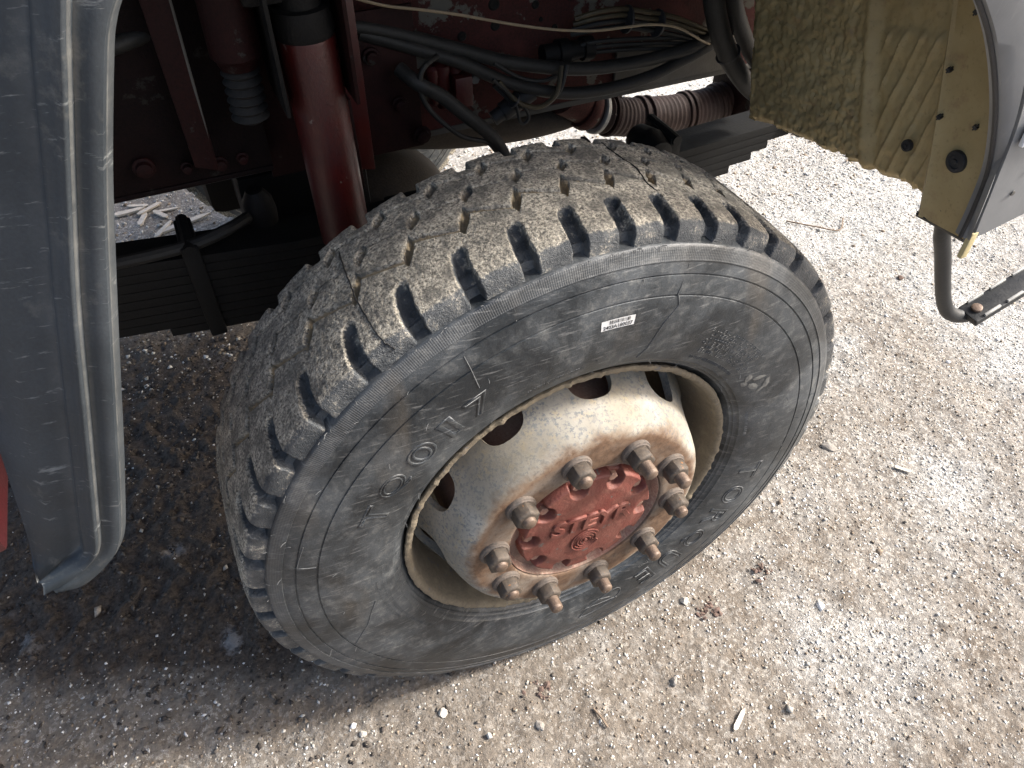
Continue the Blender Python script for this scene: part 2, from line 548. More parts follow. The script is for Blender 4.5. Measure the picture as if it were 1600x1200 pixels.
col = n.mix(mf, col, mcol)
salt = n.attr('salt')
sf = n.ramp(n.math('ADD', salt, n.math('MULTIPLY_ADD', b, .9, -.45)), [(.50, 0), (.85, .42)])
col = n.mix(sf, col, (0.40, 0.40, 0.40))
nr = n.bump(b, 1.0, .008)
nr = n.bump(c, .7, .0016, nr)
M_GROUND = n.out(col, n.math('MULTIPLY_ADD', mf, -.22, .92), nr, spec=0.3)

n = NT('stone')
c = n.attr('tint', 'Color')
b = n.noise(260, 4, 0.6)
col = n.mix(0.45, c, n.ramp(b, [(.3, .2), (.7, .8)]), 'OVERLAY')
M_STONE = n.out(col, .85, n.bump(b, .5, .001), spec=.3)
M_STONE1 = painted('loose_stone_pale', (0.50, 0.47, 0.42), (0.30, 0.26, 0.21), .6, 50, .85, bump=.6)
M_STONE2 = painted('loose_stone_grey', (0.26, 0.245, 0.225), (0.14, 0.12, 0.10), .6, 50, .85, bump=.6)
M_CLOD = painted('earth_clod', (0.085, 0.055, 0.045), (0.17, 0.12, 0.095), .6, 60, .9, bump=.9)
M_WOOD = painted('pale_wood', (0.55, 0.50, 0.43), (0.30, 0.26, 0.2), .4, 60, .8, bump=.6)
M_TWIG = painted('brown_twig', (0.14, 0.10, 0.07), (0.25, 0.2, 0.15), .5, 60, .85, bump=.6)

# ================================================================== ground
TRACK_Y = (0.40, 0.72)


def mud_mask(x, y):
    """oily dark mud in the strip where the truck stands"""
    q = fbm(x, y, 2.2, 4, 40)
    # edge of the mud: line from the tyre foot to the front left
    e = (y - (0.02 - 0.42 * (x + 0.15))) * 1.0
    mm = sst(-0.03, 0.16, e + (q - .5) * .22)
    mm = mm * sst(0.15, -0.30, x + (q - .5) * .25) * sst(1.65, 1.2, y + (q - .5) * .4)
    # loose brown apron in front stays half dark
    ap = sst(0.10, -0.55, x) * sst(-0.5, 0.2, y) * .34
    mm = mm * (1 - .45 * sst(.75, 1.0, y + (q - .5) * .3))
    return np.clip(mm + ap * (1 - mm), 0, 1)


def pale_mask(x, y):
    q = fbm(x, y, 1.3, 5, 60)
    q2 = fbm(x, y, 3.6, 5, 66)
    base = sst(-.35, 1.5, x * .75 + y * .3 + (q - .5) * 1.1)
    base = base * (.42 + .55 * sst(.36, .66, q2)) + .35 * sst(.9, 2.0, y + x * .4) + .22 * sst(.53, .68, q2)
    return np.clip(base, 0, 1)


def salt_mask(x, y):
    s = np.zeros_like(x)
    for (cx, cy, rx, ry, k) in ((-.737, .618, .035, .030, 1.0), (-.653, .339, .030, .05, .95), (-1.055, .512, .035, .06, .7),
                                (-.50, 1.25, .20, .14, .55), (-.62, 1.40, .12, .10, .55), (-.36, 1.05, .12, .10, .45), (-.30, 1.30, .1, .1, .5), (0.02, -.02, .06, .03, .4)):
        s = np.maximum(s, k * np.exp(-(((x - cx) / rx) ** 2 + ((y - cy) / ry) ** 2)))
    return s


def ground_h(x, y):
    near = sst(9, 2.5, np.hypot(x, y - .5))
    h = (fbm(x, y, .9, 3, 1) - .5) * .03
    h = h + (fbm(x, y, 9, 4, 5) - .5) * .018 * near
    h = h + (fbm(x, y, 60, 3, 9) - .5) * .0055 * near
    h = h + (vn(x * 210, y * 210, 14) - .5) * .0028 * near
    mu = mud_mask(x, y)
    # chevron tread print pressed into the mud
    t = (x + .03 * np.sin(y * 8)) / .094
    yy = (y - .56) / .07
    zig = np.abs(((t + np.abs(yy) * .55) % 1.0) - .5) * 2
    strip = sst(1.25, .85, np.abs(yy)) * sst(-.45, -.72, x) * sst(-1.35, -1.1, x)
    h = h + strip * (sst(.55, .9, zig) * .009 - .005)
    t2 = (x - .05) / .086
    yy2 = (y - .98) / .10
    zig2 = np.abs(((t2 + yy2 * .5) % 1.0) - .5) * 2
    strip2 = sst(1.2, .85, np.abs(yy2)) * sst(-.15, -.3, x)
    h = h + strip2 * (sst(.5, .9, zig2) * .007 - .004)
    # churned crumbs in the mud
    h = h + mu * (fbm(x, y, 38, 3, 77) - .5) * .022
    # flat, slightly pressed under the tyre, low berm around it
    d = np.maximum(np.abs(x) - .13, 0) ** 2 + np.maximum(np.abs(y - .175) - .125, 0) ** 2
    d = np.sqrt(d)
    h = h * sst(0, .10, d) + .004 * np.exp(-((d - .02) / .02) ** 2)
    return h


def axis_pts(a, b, step, far):
    core = np.arange(a, b, step)
    lo, hi = [], []
    s = step; p = a
    while p > -far:
        s *= 1.12; p -= s; lo.append(p)
    s = step; p = core[-1]
    while p < far:
        s *= 1.12; p += s; hi.append(p)
    return np.concatenate([lo[::-1], core, hi])


gx = axis_pts(-1.35, 2.1, .0065, 220)
gy = axis_pts(-.62, 1.5, .0065, 220)
GX, GY = np.meshgrid(gx, gy, indexing='ij')
gxr, gyr = GX.ravel(), GY.ravel()
gh = ground_h(gxr, gyr)
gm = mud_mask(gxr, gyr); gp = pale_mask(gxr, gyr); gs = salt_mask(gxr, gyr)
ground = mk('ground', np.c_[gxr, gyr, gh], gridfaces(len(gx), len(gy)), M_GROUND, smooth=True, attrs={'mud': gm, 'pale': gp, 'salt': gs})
tag(ground, 'brown earth and pale crushed stone yard', kind='structure')

# gravel: tens of thousands of small chips
OCT_V = np.array([(1, 0, 0), (-1, 0, 0), (0, 1, 0), (0, -1, 0), (0, 0, 1), (0, 0, -1)], float)
OCT_F = np.array([(0, 2, 4), (2, 1, 4), (1, 3, 4), (3, 0, 4), (2, 0, 5), (1, 2, 5), (3, 1, 5), (0, 3, 5)])


def chips(n, xr, yr, smin, smax, keep, tints, flat=.6, power=2.2):
    x = rng.uniform(*xr, n); y = rng.uniform(*yr, n)
    k = rng.uniform(0, 1, n) < keep(x, y)
    x, y = x[k], y[k]; n = len(x)
    s = smin + (smax - smin) * rng.uniform(0, 1, n) ** power
    V = OCT_V[None] * rng.uniform(.65, 1.25, (n, 6, 1)) + rng.normal(0, .13, (n, 6, 3))
    V = V * np.c_[rng.uniform(.7, 1.35, n), rng.uniform(.6, 1.0, n), rng.uniform(.4, .8, n) * flat / .6][:, None, :]
    a = rng.uniform(0, 2 * PI, n); ca, sa = np.cos(a), np.sin(a)
    tl = rng.normal(0, .35, n); ct, st = np.cos(tl), np.sin(tl)
    X, Y, Z = V[..., 0], V[..., 1], V[..., 2]
    Y, Z = Y * ct[:, None] - Z * st[:, None], Y * st[:, None] + Z * ct[:, None]
    X, Y = X * ca[:, None] - Y * sa[:, None], X * sa[:, None] + Y * ca[:, None]
    V = np.stack([X, Y, Z], -1) * s[:, None, None]
    V[..., 0] += x[:, None]; V[..., 1] += y[:, None]
    V[..., 2] += (ground_h(x, y) + s * .12)[:, None]
    F = (OCT_F[None] + (np.arange(n) * 6)[:, None, None]).reshape(-1, 3)
    ti = np.array(tints)[rng.integers(0, len(tints), n)] * rng.uniform(.75, 1.15, (n, 1))
    return V.reshape(-1, 3), F, np.repeat(ti, 6, 0)


def under_tyre(x, y):
    return ((np.abs(x) < .14) & (y > .055) & (y < .30))


PALE_T = [(.58, .57, .55), (.46, .45, .42), (.64, .63, .62), (.36, .34, .30), (.42, .40, .36), (.52, .51, .48)]
EARTH_T = [(.19, .148, .108), (.25, .205, .155), (.15, .118, .09), (.31, .265, .21), (.38, .345, .29), (.24, .215, .185)]
MUD_T = [(.05, .042, .036), (.08, .066, .055), (.11, .095, .08), (.035, .03, .027)]
sets = [
    chips(190000, (-1.2, 2.2), (-.62, 1.9), .0013, .0050, lambda x, y: (pale_mask(x, y) * .85 + .10) * (1 - mud_mask(x, y) * .95) * (1 - under_tyre(x, y)), PALE_T, power=2.6),
    chips(50000, (-1.2, 2.2), (-.62, 1.7), .0015, .005, lambda x, y: (.75 - .5 * pale_mask(x, y)) * (1 - mud_mask(x, y) * .9) * (1 - under_tyre(x, y)), EARTH_T),
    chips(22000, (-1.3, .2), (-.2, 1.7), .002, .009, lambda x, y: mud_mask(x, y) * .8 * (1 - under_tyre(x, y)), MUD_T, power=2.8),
    chips(420, (-1.0, 2.0), (-.60, 1.2), .006, .0125, lambda x, y: (.3 + .6 * pale_mask(x, y)) * (1 - mud_mask(x, y) * .6) * (1 - under_tyre(x, y)), PALE_T + EARTH_T, flat=.75, power=2.5),
    chips(30000, (-1.2, 3.2), (1.2, 4.5), .004, .011, lambda x, y: .35 + .5 * pale_mask(x, y), PALE_T + EARTH_T[:2]),
]
VV, FF, TT = [], [], []
o = 0
for V, F_, T in sets:
    VV.append(V); FF.append(F_ + o); TT.append(T); o += len(V)
gr = mk('gravel', np.concatenate(VV), np.concatenate(FF), M_STONE, attrs={'tint': np.concatenate(TT)})
tag(gr, 'pale and brown stone chips scattered over the earth', kind='stuff')


def gz(x, y):
    return float(ground_h(np.array([x]), np.array([y]))[0])


def rock(name, loc, size, mat, seed, flat=.6, stretch=1.3, rot=0.0, rough=.28):
    bm = bmesh.new()
    bmesh.ops.create_icosphere(bm, subdivisions=2, radius=1)
    rr = random.Random(seed)
    cut = [(Vector((rr.uniform(-1, 1), rr.uniform(-1, 1), rr.uniform(-.6, 1))).normalized(), rr.uniform(.55, .85)) for _ in range(9)]
    for v in bm.verts:
        for nn, dd in cut:
            k = v.co.dot(nn)
            if k > dd: v.co -= nn * (k - dd)
        v.co *= 1 + rr.uniform(-rough, rough) * .22
        v.co.x *= stretch; v.co.z *= flat
    me = bpy.data.meshes.new(name); bm.to_mesh(me); bm.free()
    me.materials.append(mat)
    o = link(bpy.data.objects.new(name, me))
    o.scale = (size,) * 3
    o.rotation_euler = (0, 0, rot)
    o.location = (loc[0], loc[1], gz(*loc) + size * flat * .35)
    return o


tag(rock('stone', (.293, .012), .0105, M_STONE1, 1, .8, 1.1, .4), 'white angular stone on the ground below the lowest studs', 'stone')
tag(rock('stone', (.175, -.132), .0105, M_STONE2, 2, .8, 1.1, 1.4), 'small grey upright stone on the sunlit gravel below the white stone', 'stone')
tag(rock('stone', (-.287, .003), .010, M_STONE1, 3, .7, 1.3, .9), 'pale stone on brown ground below the bottom of the tyre', 'stone')
tag(rock('stone', (-.446, .029), .008, M_STONE1, 4, .7, 1.1, .2), 'small rounded pale stone near the bottom edge, left of the tyre foot', 'stone')
tag(rock('stone', (-.119, -.100), .010, M_STONE2, 5, .6, 1.2, 2.0), 'grey brown stone beside the reddish clod near the bottom edge', 'stone')
tag(rock('stone', (.893, .236), .017, M_STONE2, 6, .45, 1.5, 2.4), 'flat grey stone flake on gravel right of the tyre', 'stone')
tag(rock('stone', (1.60, .72), .011, M_CLOD, 8, .7, 1.1, .4), 'dark pebble on the pale gravel below the step rail', 'stone')
# crumbled clods: each a thing of a few lumps that lie together
for i, (x, y, s, lab) in enumerate(((-.086, -.037, .021, 'reddish brown crumbled clod below the tyre near the bottom edge'),
                                    (.335, -.028, .019, 'dark crumbled clod on the gravel right of the white stone'),
                                    (.499, .013, .018, 'dark clod on pale gravel right of the tyre lettering'))):
    bm = bmesh.new()
    rr = random.Random(40 + i)
    for k in range(20):
        mat_ = Matrix.Translation((rr.gauss(0, s * .8), rr.gauss(0, s * .55), rr.uniform(0, s * .25))) @ Matrix.Rotation(rr.uniform(0, 6), 4, 'Z')
        r_ = bmesh.ops.create_icosphere(bm, subdivisions=1, radius=s * rr.uniform(.10, .36), matrix=mat_ @ Matrix.Diagonal((rr.uniform(.7, 1.6), rr.uniform(.6, 1.1), rr.uniform(.4, .8), 1)))
        for v in r_['verts']:
            v.co += Vector((rr.gauss(0, 1), rr.gauss(0, 1), rr.gauss(0, 1))) * s * .055
    me = bpy.data.meshes.new('earth_clod'); bm.to_mesh(me); bm.free(); me.materials.append(M_CLOD)
    oc = link(bpy.data.objects.new('earth_clod', me)); oc.location = (x, y, gz(x, y))
    tag(oc, lab, 'clod')


def stick(name, pts, rad, mat, label, cat):
    P = [(x, y, gz(x, y) + rad * .8 + dz) for x, y, dz in pts]
    o = MB().tube(spline(P, 5), rad, 6).build(name, mat, None, True)
    return tag(o, label, cat)


stick('twig', [(1.46, 1.14, .004), (1.54, 1.06, .007), (1.60, 1.02, .006), (1.66, 1.07, .004)], .0025, M_TWIG, 'long dry twig bent on pale gravel right of the tread', 'twig')
stick('twig', [(-.006, -.115, .002), (-.001, -.137, .003), (.002, -.160, .002)], .0025, M_TWIG, 'short brown twig pointing at the camera near the bottom edge', 'twig')
stick('twig', [(1.93, 1.37, .004), (2.05, 1.42, .006), (2.15, 1.40, .004)], .003, M_TWIG, 'thin twig on bright gravel under the tan wheel arch', 'twig')


def splinter(loc, L, W, rot, label, name='wood_splinter'):
    rr = random.Random(int(L * 10000 + rot * 100))
    mb = MB()
    x0, x1 = -L / 2, L / 2
    pr = [(x0, -W * .2), (x0 + L * .1, -W * .5), (x1 - L * .2, -W * .42), (x1, 0), (x1 - L * .15, W * .45), (x0 + L * .15, W * .5), (x0, W * .25)]
    pr = [(a + rr.uniform(-.03, .03) * L, b) for a, b in pr]
    t = W * .35
    k = len(pr)
    mb.add([(a, b, 0) for a, b in pr] + [(a, b, t * rr.uniform(.8, 1.2)) for a, b in pr],
           [tuple(reversed(range(k))), tuple(range(k, 2 * k))] + [(i, (i + 1) % k, k + (i + 1) % k, k + i) for i in range(k)])
    o = mb.build(name, M_WOOD)
    o.location = (loc[0], loc[1], gz(*loc) + .004)
    o.rotation_euler = (rr.uniform(-.1, .1), rr.uniform(-.06, .06), rot)
    return tag(o, label, 'wood splinter')


splinter((-.525, 2.009), .19, .022, .22, 'longest white wood splinter on the ground seen between fender and axle')
splinter((-.60, 2.00), .10, .018, .9, 'short white splinter left of the longest one, seen between fender and axle')
for i, (x, y, L, W, a) in enumerate(((-.70, 2.16, .11, .022, .1), (-.66, 2.10, .09, .02, 1.2), (-.63, 2.15, .10, .018, .5), (-.60, 2.10, .07, .018, 2.2), (-.67, 2.19, .08, .016, 2.8), (-.57, 2.12, .08, .014, .0))):
    o = splinter((x, y), L, W, a, ('leftmost white wood scrap, lying flat at the fender edge', 'white wood scrap crossing the one at the fender edge', 'slanted white scrap in the middle of the scatter beside the fender edge',
              'short stubby white scrap right of the scatter middle', 'white scrap farthest back in the scatter beside the fender edge', 'thin white scrap at the right end of the scatter, above the longest splinter')[i])
    o['group'] = 'white wood scraps beside the fender edge'
splinter((.254, -.253), .052, .010, .55, 'pale brown wood sliver on the gravel at the bottom edge')
o = splinter((1.017, .099), .045, .009, -.9, 'thin brown wood sliver on gravel at the right')

# ================================================================== wheel
truck = empty('truck', (0, 1.07, 0))
tag(truck, 'old red truck with tan wheel arch and grey plastic fender round the front wheel', 'truck')
TOFF = Vector((0, -1.07, 0))
wheel = empty('truck_wheel', (0, -1.07, WZ), truck)
wheel['label'] = 'large dusty front wheel with muddy lugged tyre and red hub cover'

# tyre carcass: outer sidewall, beads, inner sidewall (profile: depth y, radius r)
TC = 0.178                                   # tyre centre plane
side_o = [(.066, .2925), (.060, .297), (.0545, .3015), (.050, .306), (.0470, .3068), (.0468, .3085), (.0445, .312), (.0428, .3125), (.0424, .3140), (.0385, .320), (.0370, .3205), (.0366, .322), (.034, .330), (.0305, .345), (.0285, .362), (.0272, .380), (.0268, .398),
          (.0275, .415), (.0292, .430), (.0300, .4358), (.0318, .4364), (.0320, .4382), (.0305, .4390), (.0318, .450), (.0345, .4635), (.0352, .4660), (.0370, .4665), (.0370, .4685), (.0355, .4690), (.0385, .480), (.0405, .4848), (.0392, .4860), (.0412, .4900),
          (.0448, .5000), (.0470, .5050), (.0500, .5062), (.0545, .5068), (.062, .5075), (.075, .512)]
side_i = [(2 * TC - y, r) for y, r in side_o[::-1]]
inner = [(.24, .514), (.178, .515), (.116, .514)]
prof = side_o + inner[::-1] + side_i
mb = MB()
WL = Matrix.Rotation(-PI / 2, 4, 'X')
mb.lathe(prof, 320, WL)
mb.f = mb.f[:-2]
tyre = mb.build('tyre', M_SIDE, wheel, True, 55, fix=True)
tyre['label'] = 'black dusty tyre with raised lettering on the sidewall'

# pitch boundaries measured round the shoulder (variable pitch as on the real tyre)
PB = [9.7, 18.8, 28.0, 38.0, 48.0, 56.3, 63.6, 70.4, 77.6, 84.8, 91.9, 99.3, 107.5, 116.2, 125.0, 134.4, 143.2, 150.8, 157.8, 165.4, 173.2, 180.5, 187.5]
nrest = 23
PB += [187.5 + (369.7 - 187.5) * (k + 1) / nrest for k in range(nrest)]
NP = len(PB) - 1


def saw(u, lo, hi, ja, jb):
    """sawtooth centre line across one pitch (periodic): hi at ja -> lo at jb -> hi at 1+ja"""
    u = np.mod(u, 1.0)
    d = np.where(u < ja, u + 1, u)
    return np.where((u >= ja) & (u < jb), hi + (lo - hi) * (u - ja) / (jb - ja), lo + (hi - lo) * (d - jb) / (1 + ja - jb))


def jog(u, ja, jb):
    u = np.mod(u, 1.0)
    c = (ja + jb) / 2; h = (jb - ja) / 2
    return sst(1.25, .85, np.abs(u - c) / h)


GR = [  # centre line lo, hi, jog start, jog end, half width straight, half width in the jog, depth
    (.152, .180, .42, .66, .0044, .0068, .013),
    (.208, .222, .12, .34, .0015, .0050, .011),
    (.249, .263, .60, .82, .0015, .0050, .011),
]
EX = .0011


def groove_depth(gi, u, y):
    lo, hi, ja, jb, w0, w1, dp = GR[gi]
    cl = saw(u, lo, hi, ja, jb)
    j = jog(u, ja, jb)
    hw = w0 + (w1 - w0) * j
    d = np.abs(y - cl)
    # in the jog the groove slopes, so the distance along y overstates the width
    return dp * (.62 + .38 * j) * sst(hw + EX, hw - EX, d * (1 - .45 * j)), j


# cross-section of the tread: list of (y, r) with arclength
TP = [(.172, .5385), (.13, .5380), (.10, .5370), (.082, .5360), (.070, .5345), (.0625, .5320), (.0580, .5285), (.0555, .5240), (.0535, .5170), (.0520, .5095), (.0515, .5055)]
tpy = np.array([p[0] for p in TP]); tpr = np.array([p[1] for p in TP])
tps = np.r_[0, np.cumsum(np.hypot(np.diff(tpy), np.diff(tpr)))]


def prof_at(s):
    y = np.interp(s, tps, tpy); r = np.interp(s, tps, tpr)
    e = .002
    ty = np.interp(s + e, tps, tpy) - np.interp(s - e, tps, tpy)
    tr = np.interp(s + e, tps, tpr) - np.interp(s - e, tps, tpr)
    L = np.hypot(ty, tr) + 1e-9
    return y, r, tr / L, -ty / L           # outward normal (ny, nr): -y side / +r


def crown_r(y):
    return np.interp(np.abs(y - .172), [0, .042, .072, .09, .102, .1095, .114, .1165, .1185, .12, .1205], [.5385, .5380, .5370, .5360, .5345, .5320, .5285, .5240, .5170, .5095, .5055])


NU, NS = 56, 92
s_of_y = lambda y: np.interp(-y, -tpy, tps)
for k in range(NP):
    a0, a1 = PB[k], PB[k + 1]
    u = np.linspace(0, 1, NU)
    U = u[:, None] + np.zeros((1, NS))
    cl = saw(u, *GR[0][:4])
    s0 = s_of_y(np.minimum(cl, .172)) + np.where(cl > .172, -(cl - .172), 0)
    vq = np.linspace(0, 1, NS)
    S = s0[:, None] + (tps[-1] - s0[:, None]) * vq[None]
    y, r, ny, nr_ = prof_at(np.maximum(S, 0))
    y = y + np.where(S < 0, -S, 0)
    arc = R(a1 - a0) * .53
    rj = np.random.default_rng(k + 5)
    # lug groove on the pitch boundary
    side = np.where(U < .5, U, U - 1) * arc
    jit = (fbm(U * 3 + k, S * 40, 3, 2, 3) - .5) * .0022
    bend = np.interp(S, [s_of_y(.125), s_of_y(.085), tps[-1]], [-.007, .0, .003])
    dd = np.abs(side - bend + jit)
    sl0 = s_of_y(.124); slc = s_of_y(.068)
    hw = np.interp(S, [sl0 - .0015, sl0 + .002, sl0 + .009, slc, tps[-1] - .002, tps[-1]], [0, .0085, .0112, .0124, .0110, .0100])
    dpth = np.interp(S, [sl0 - .002, sl0 + .004, slc, slc + .014, tps[-1] - .004, tps[-1]], [0, .012, .0175, .0165, .0125, .0085])
    wallw = .0014 + .16 * dpth
    lug = dpth * sst(hw + .0008, np.maximum(hw - wallw, hw * .25), dd) * (hw > 0)
    zg, jg = groove_depth(0, U, y)
    zg = np.where(S < s_of_y(.12), zg, 0)
    wear = (fbm(U * 9 + 13 * k, S * 90, 1.7, 3, 21) - .5) * .0016 * (S < slc)
    depth = np.maximum(lug, zg) + wear
    Y = y - ny * depth
    Rr = r - nr_ * depth
    A = np.radians(a0) + np.radians(a1 - a0) * U
    V = np.stack([Rr * np.cos(A), Y, Rr * np.sin(A)], -1).reshape(-1, 3)
    run = sst(slc + .010, slc - .006, S)
    dust_lit = np.clip(run * 1.05 + .33 * (1 - run), 0, 1) * (1 - .95 * sst(.0015, .006, lug))
    dust_lit = np.clip(dust_lit + .42 * sst(.003, .009, lug) * (side < 0) * sst(slc + .012, slc - .01, S) * sst(.25, .75, fbm(U * 5 + k * 2.3, S * 50, 2, 2, 6)), 0, 1)  # one lug wall paled as if lit, on top of the real dust
    sand = sst(.002, .006, zg) * .95 + .45 * sst(.0012, .004, lug) * sst(.55, .95, fbm(U * 2 + k * 3.1, S * 20, 2, 2, 9)) + .30 * (1 - run) * (vn(U * 2 + 3.7 * k, S * 60, 4) > .62) * (lug < .001)
    mk('shoulder_block', V, gridfaces(NU, NS), M_TREAD, wheel, True, {'dust_lit': dust_lit.ravel(), 'sand': np.clip(sand, 0, 1).ravel()})

# the other ribs run all the way round
for gi, nm in ((0, 'tread_rib'), (1, 'tread_rib'), (2, 'tread_rib')):
    NV = 36 if gi < 2 else 48
    Us, Ths = [], []
    NUR = 46
    for k in range(NP):
        uu = np.arange(NUR) / NUR
        Us.append(uu + k); Ths.append(np.radians(PB[k] + (PB[k + 1] - PB[k]) * uu))
    U1 = np.concatenate(Us); T1 = np.concatenate(Ths)
    c0 = saw(U1, *GR[gi][:4])
    vq = np.linspace(0, 1, NV)
    if gi < 2:
        c1 = saw(U1, *GR[gi + 1][:4])
        Y = c0[:, None] + (c1 - c0)[:, None] * vq[None]
        r = crown_r(Y)
        far = np.zeros_like(Y)
    else:
        # rib 4 carries on over the far shoulder
        Smax = .036 + .030
        sq = vq * Smax
        tY = np.interp(sq, [0, .030, .036, .040, .045, .066], [0, 1, 1.02, 1.05, 1.06, 1.07])
        Y = c0[:, None] + (.2865 - c0)[:, None] * tY[None]
        r = np.interp(sq, [0, .02, .030, .034, .040, .066], [.5372, .5362, .5345, .531, .525, .500])[None] + np.zeros_like(Y)
        dfar = np.abs(np.where(np.mod(U1, 1) < .5, np.mod(U1, 1), np.mod(U1, 1) - 1))[:, None] * .075
        far = .013 * sst(.0105, .007, dfar) * sst(.012, .018, sq)[None]
    UU = U1[:, None] + np.zeros((1, NV))
    d0, j0 = groove_depth(gi, UU, Y)
    dep = d0
    sand = sst(.002, .006, d0) * (.9 if gi == 0 else .55)
    if gi < 2:
        d1, j1 = groove_depth(gi + 1, UU, Y)
        dep = np.maximum(d0, d1)
        sand = np.maximum(sand, sst(.002, .006, d1) * .5)
    dep = np.maximum(dep, far)
    dep = dep + (fbm(UU * 9, Y * 90, 1.7, 3, 31) - .5) * .0018
    r = r - dep
    V = np.stack([r * np.cos(T1)[:, None], Y, r * np.sin(T1)[:, None]], -1).reshape(-1, 3)
    dust_lit = 1.0 - .45 * sst(.003, .009, dep)
    mk(nm, V, gridfaces(len(U1), NV, True), M_TREAD, wheel, True, {'dust_lit': dust_lit.ravel(), 'sand': sand.ravel()})

SO_R = np.array([p[1] for p in side_o]); SO_Y = np.array([p[0] for p in side_o])


def side_y(r):
    return np.interp(r, SO_R, SO_Y)


# ---- raised sidewall lettering
def text_mesh(txt, size=1.0, bevel=0.0, extrude=0.0, fill='BOTH', offset=0.0, res=4, shear=0.0):
    cu = bpy.data.curves.new('text', 'FONT')
    cu.body = txt
    cu.size = size
    cu.fill_mode = fill
    cu.extrude = extrude
    cu.bevel_depth = bevel
    cu.bevel_resolution = 1
    cu.offset = offset
    cu.resolution_u = res
    cu.shear = shear
    ob = bpy.data.objects.new('text', cu)
    COL.objects.link(ob)
    dg = bpy.context.evaluated_depsgraph_get()
    me = bpy.data.meshes.new_from_object(ob.evaluated_get(dg))
    bpy.data.objects.remove(ob)
    V = np.zeros(len(me.vertices) * 3, dtype=np.float32)
    me.vertices.foreach_get('co', V)
    return me, V.reshape(-1, 3).astype(float)


def set_co(me, V):
    me.vertices.foreach_set('co', np.ascontiguousarray(V, dtype=np.float32).ravel())
    me.update()


def side_letter(name, ch, ang_c, r_in, r_out, width, hi=.0011, tube=.032, mat=None, shear=0.0, fill='NONE'):
    """one raised outline letter bent round the sidewall, top outwards"""
    me, V = text_mesh(ch, 1.0, tube, 0.0, fill, 0.0, 4, shear)
    x0, x1 = V[:, 0].min(), V[:, 0].max(); y0, y1 = V[:, 1].min(), V[:, 1].max()
    X = ((V[:, 0] - x0) / max(x1 - x0, 1e-6) - .5) * width
    rr = r_in + (V[:, 1] - y0) / (y1 - y0) * (r_out - r_in)
    zz = V[:, 2] / max(np.abs(V[:, 2]).max(), 1e-6)
    th = np.radians(ang_c) - X / ((r_in + r_out) / 2)
    yy = side_y(rr) - zz * hi
    set_co(me, np.stack([rr * np.cos(th), yy, rr * np.sin(th)], -1))
    me.materials.clear(); me.materials.append(mat or M_SIDE)
    me.polygons.foreach_set('use_smooth', np.ones(len(me.polygons), dtype=bool))
    o = bpy.data.objects.new(name, me)
    return link(o, wheel)


for ch, an, wd in (('T', 151.4, .044), ('Q', 142.2, .048), ('0', 132.4, .046), ('1', 124.2, .026), ('7', 116.6, .038)):
    side_letter('raised_letter', ch, an, .356, .396, wd)
for ch, an, wd in (('T', -13.0, .044), ('O', -23.5, .050), ('R', -33.5, .048), ('Q', -43.0, .052), ('U', -53.0, .046), ('E', -62.5, .040)):
    side_letter('raised_letter', ch, an, .354, .402, wd)


def side_path(pts, rad, hi, name, mat=M_LETTER, n=5, closed=False):
    P = [wp(a, r, float(side_y(r)) - hi) for a, r in pts]
    return MB().tube(P, rad, n, closed=closed).build(name, mat, wheel, True, fix=False)


# swoosh beside the word: two pointed outlines
def leafpath(a0, a1, rc, amp, skew):
    out = []
    for i in range(28):
        t = i / 28 * 2 * PI
        out.append((a0 + (a1 - a0) * (.5 - .5 * math.cos(t)), rc + amp * math.sin(t) * (1 + .3 * math.cos(t)) + skew * (-.5 * math.cos(t))))
    return out


side_path(leafpath(-71, -86, .380, .017, .030), .0009, .0003, 'raised_emblem', closed=True)
side_path([(-73, .388), (-78, .380), (-84, .372), (-79, .362), (-75, .374)], .0009, .0003, 'raised_emblem')
# vent ridges and the long mould seams
for pts in ([(73.6, .481), (74.2, .440), (73.0, .424), (75.0, .393), (76.0, .350), (77.5, .330)],
            [(113.5, .462), (113.8, .44), (114.6, .405)],
            [(166, .468), (166, .44)], [(166, .466), (160, .462)], [(200, .433), (194, .39), (186, .36)]):
    side_path([(a + (b - a) * t, r + (q - r) * t) for (a, r), (b, q) in zip(pts[:-1], pts[1:]) for t in (0, .34, .67)] + [pts[-1]], .0009, .0002, 'mould_seam')
# flash seams left by the mould across the tread
for pts in ([(120.6, .285), (120.9, .24), (121.2, .196), (121.4, .156), (121.3, .12), (121.1, .083), (120.8, .064), (120.5, .0565), (120.3, .054)],
            [(76.4, .270), (76.2, .235), (75.4, .191), (76.2, .149), (75.9, .126)]):
    P_ = []
    for a, y in pts:
        r_ = float(crown_r(np.array([y]))[0]) + .0004
        P_.append(wp(a, r_, y))
    sp = spline(P_, 5)
    jr = random.Random(len(pts))
    sp = [p + Vector((jr.uniform(-1, 1), jr.uniform(-1, 1), jr.uniform(-1, 1))) * .0008 for p in sp]
    MB().tube(sp, .0011, 5).build('mould_seam', M_RUBBER, wheel, True, fix=False)
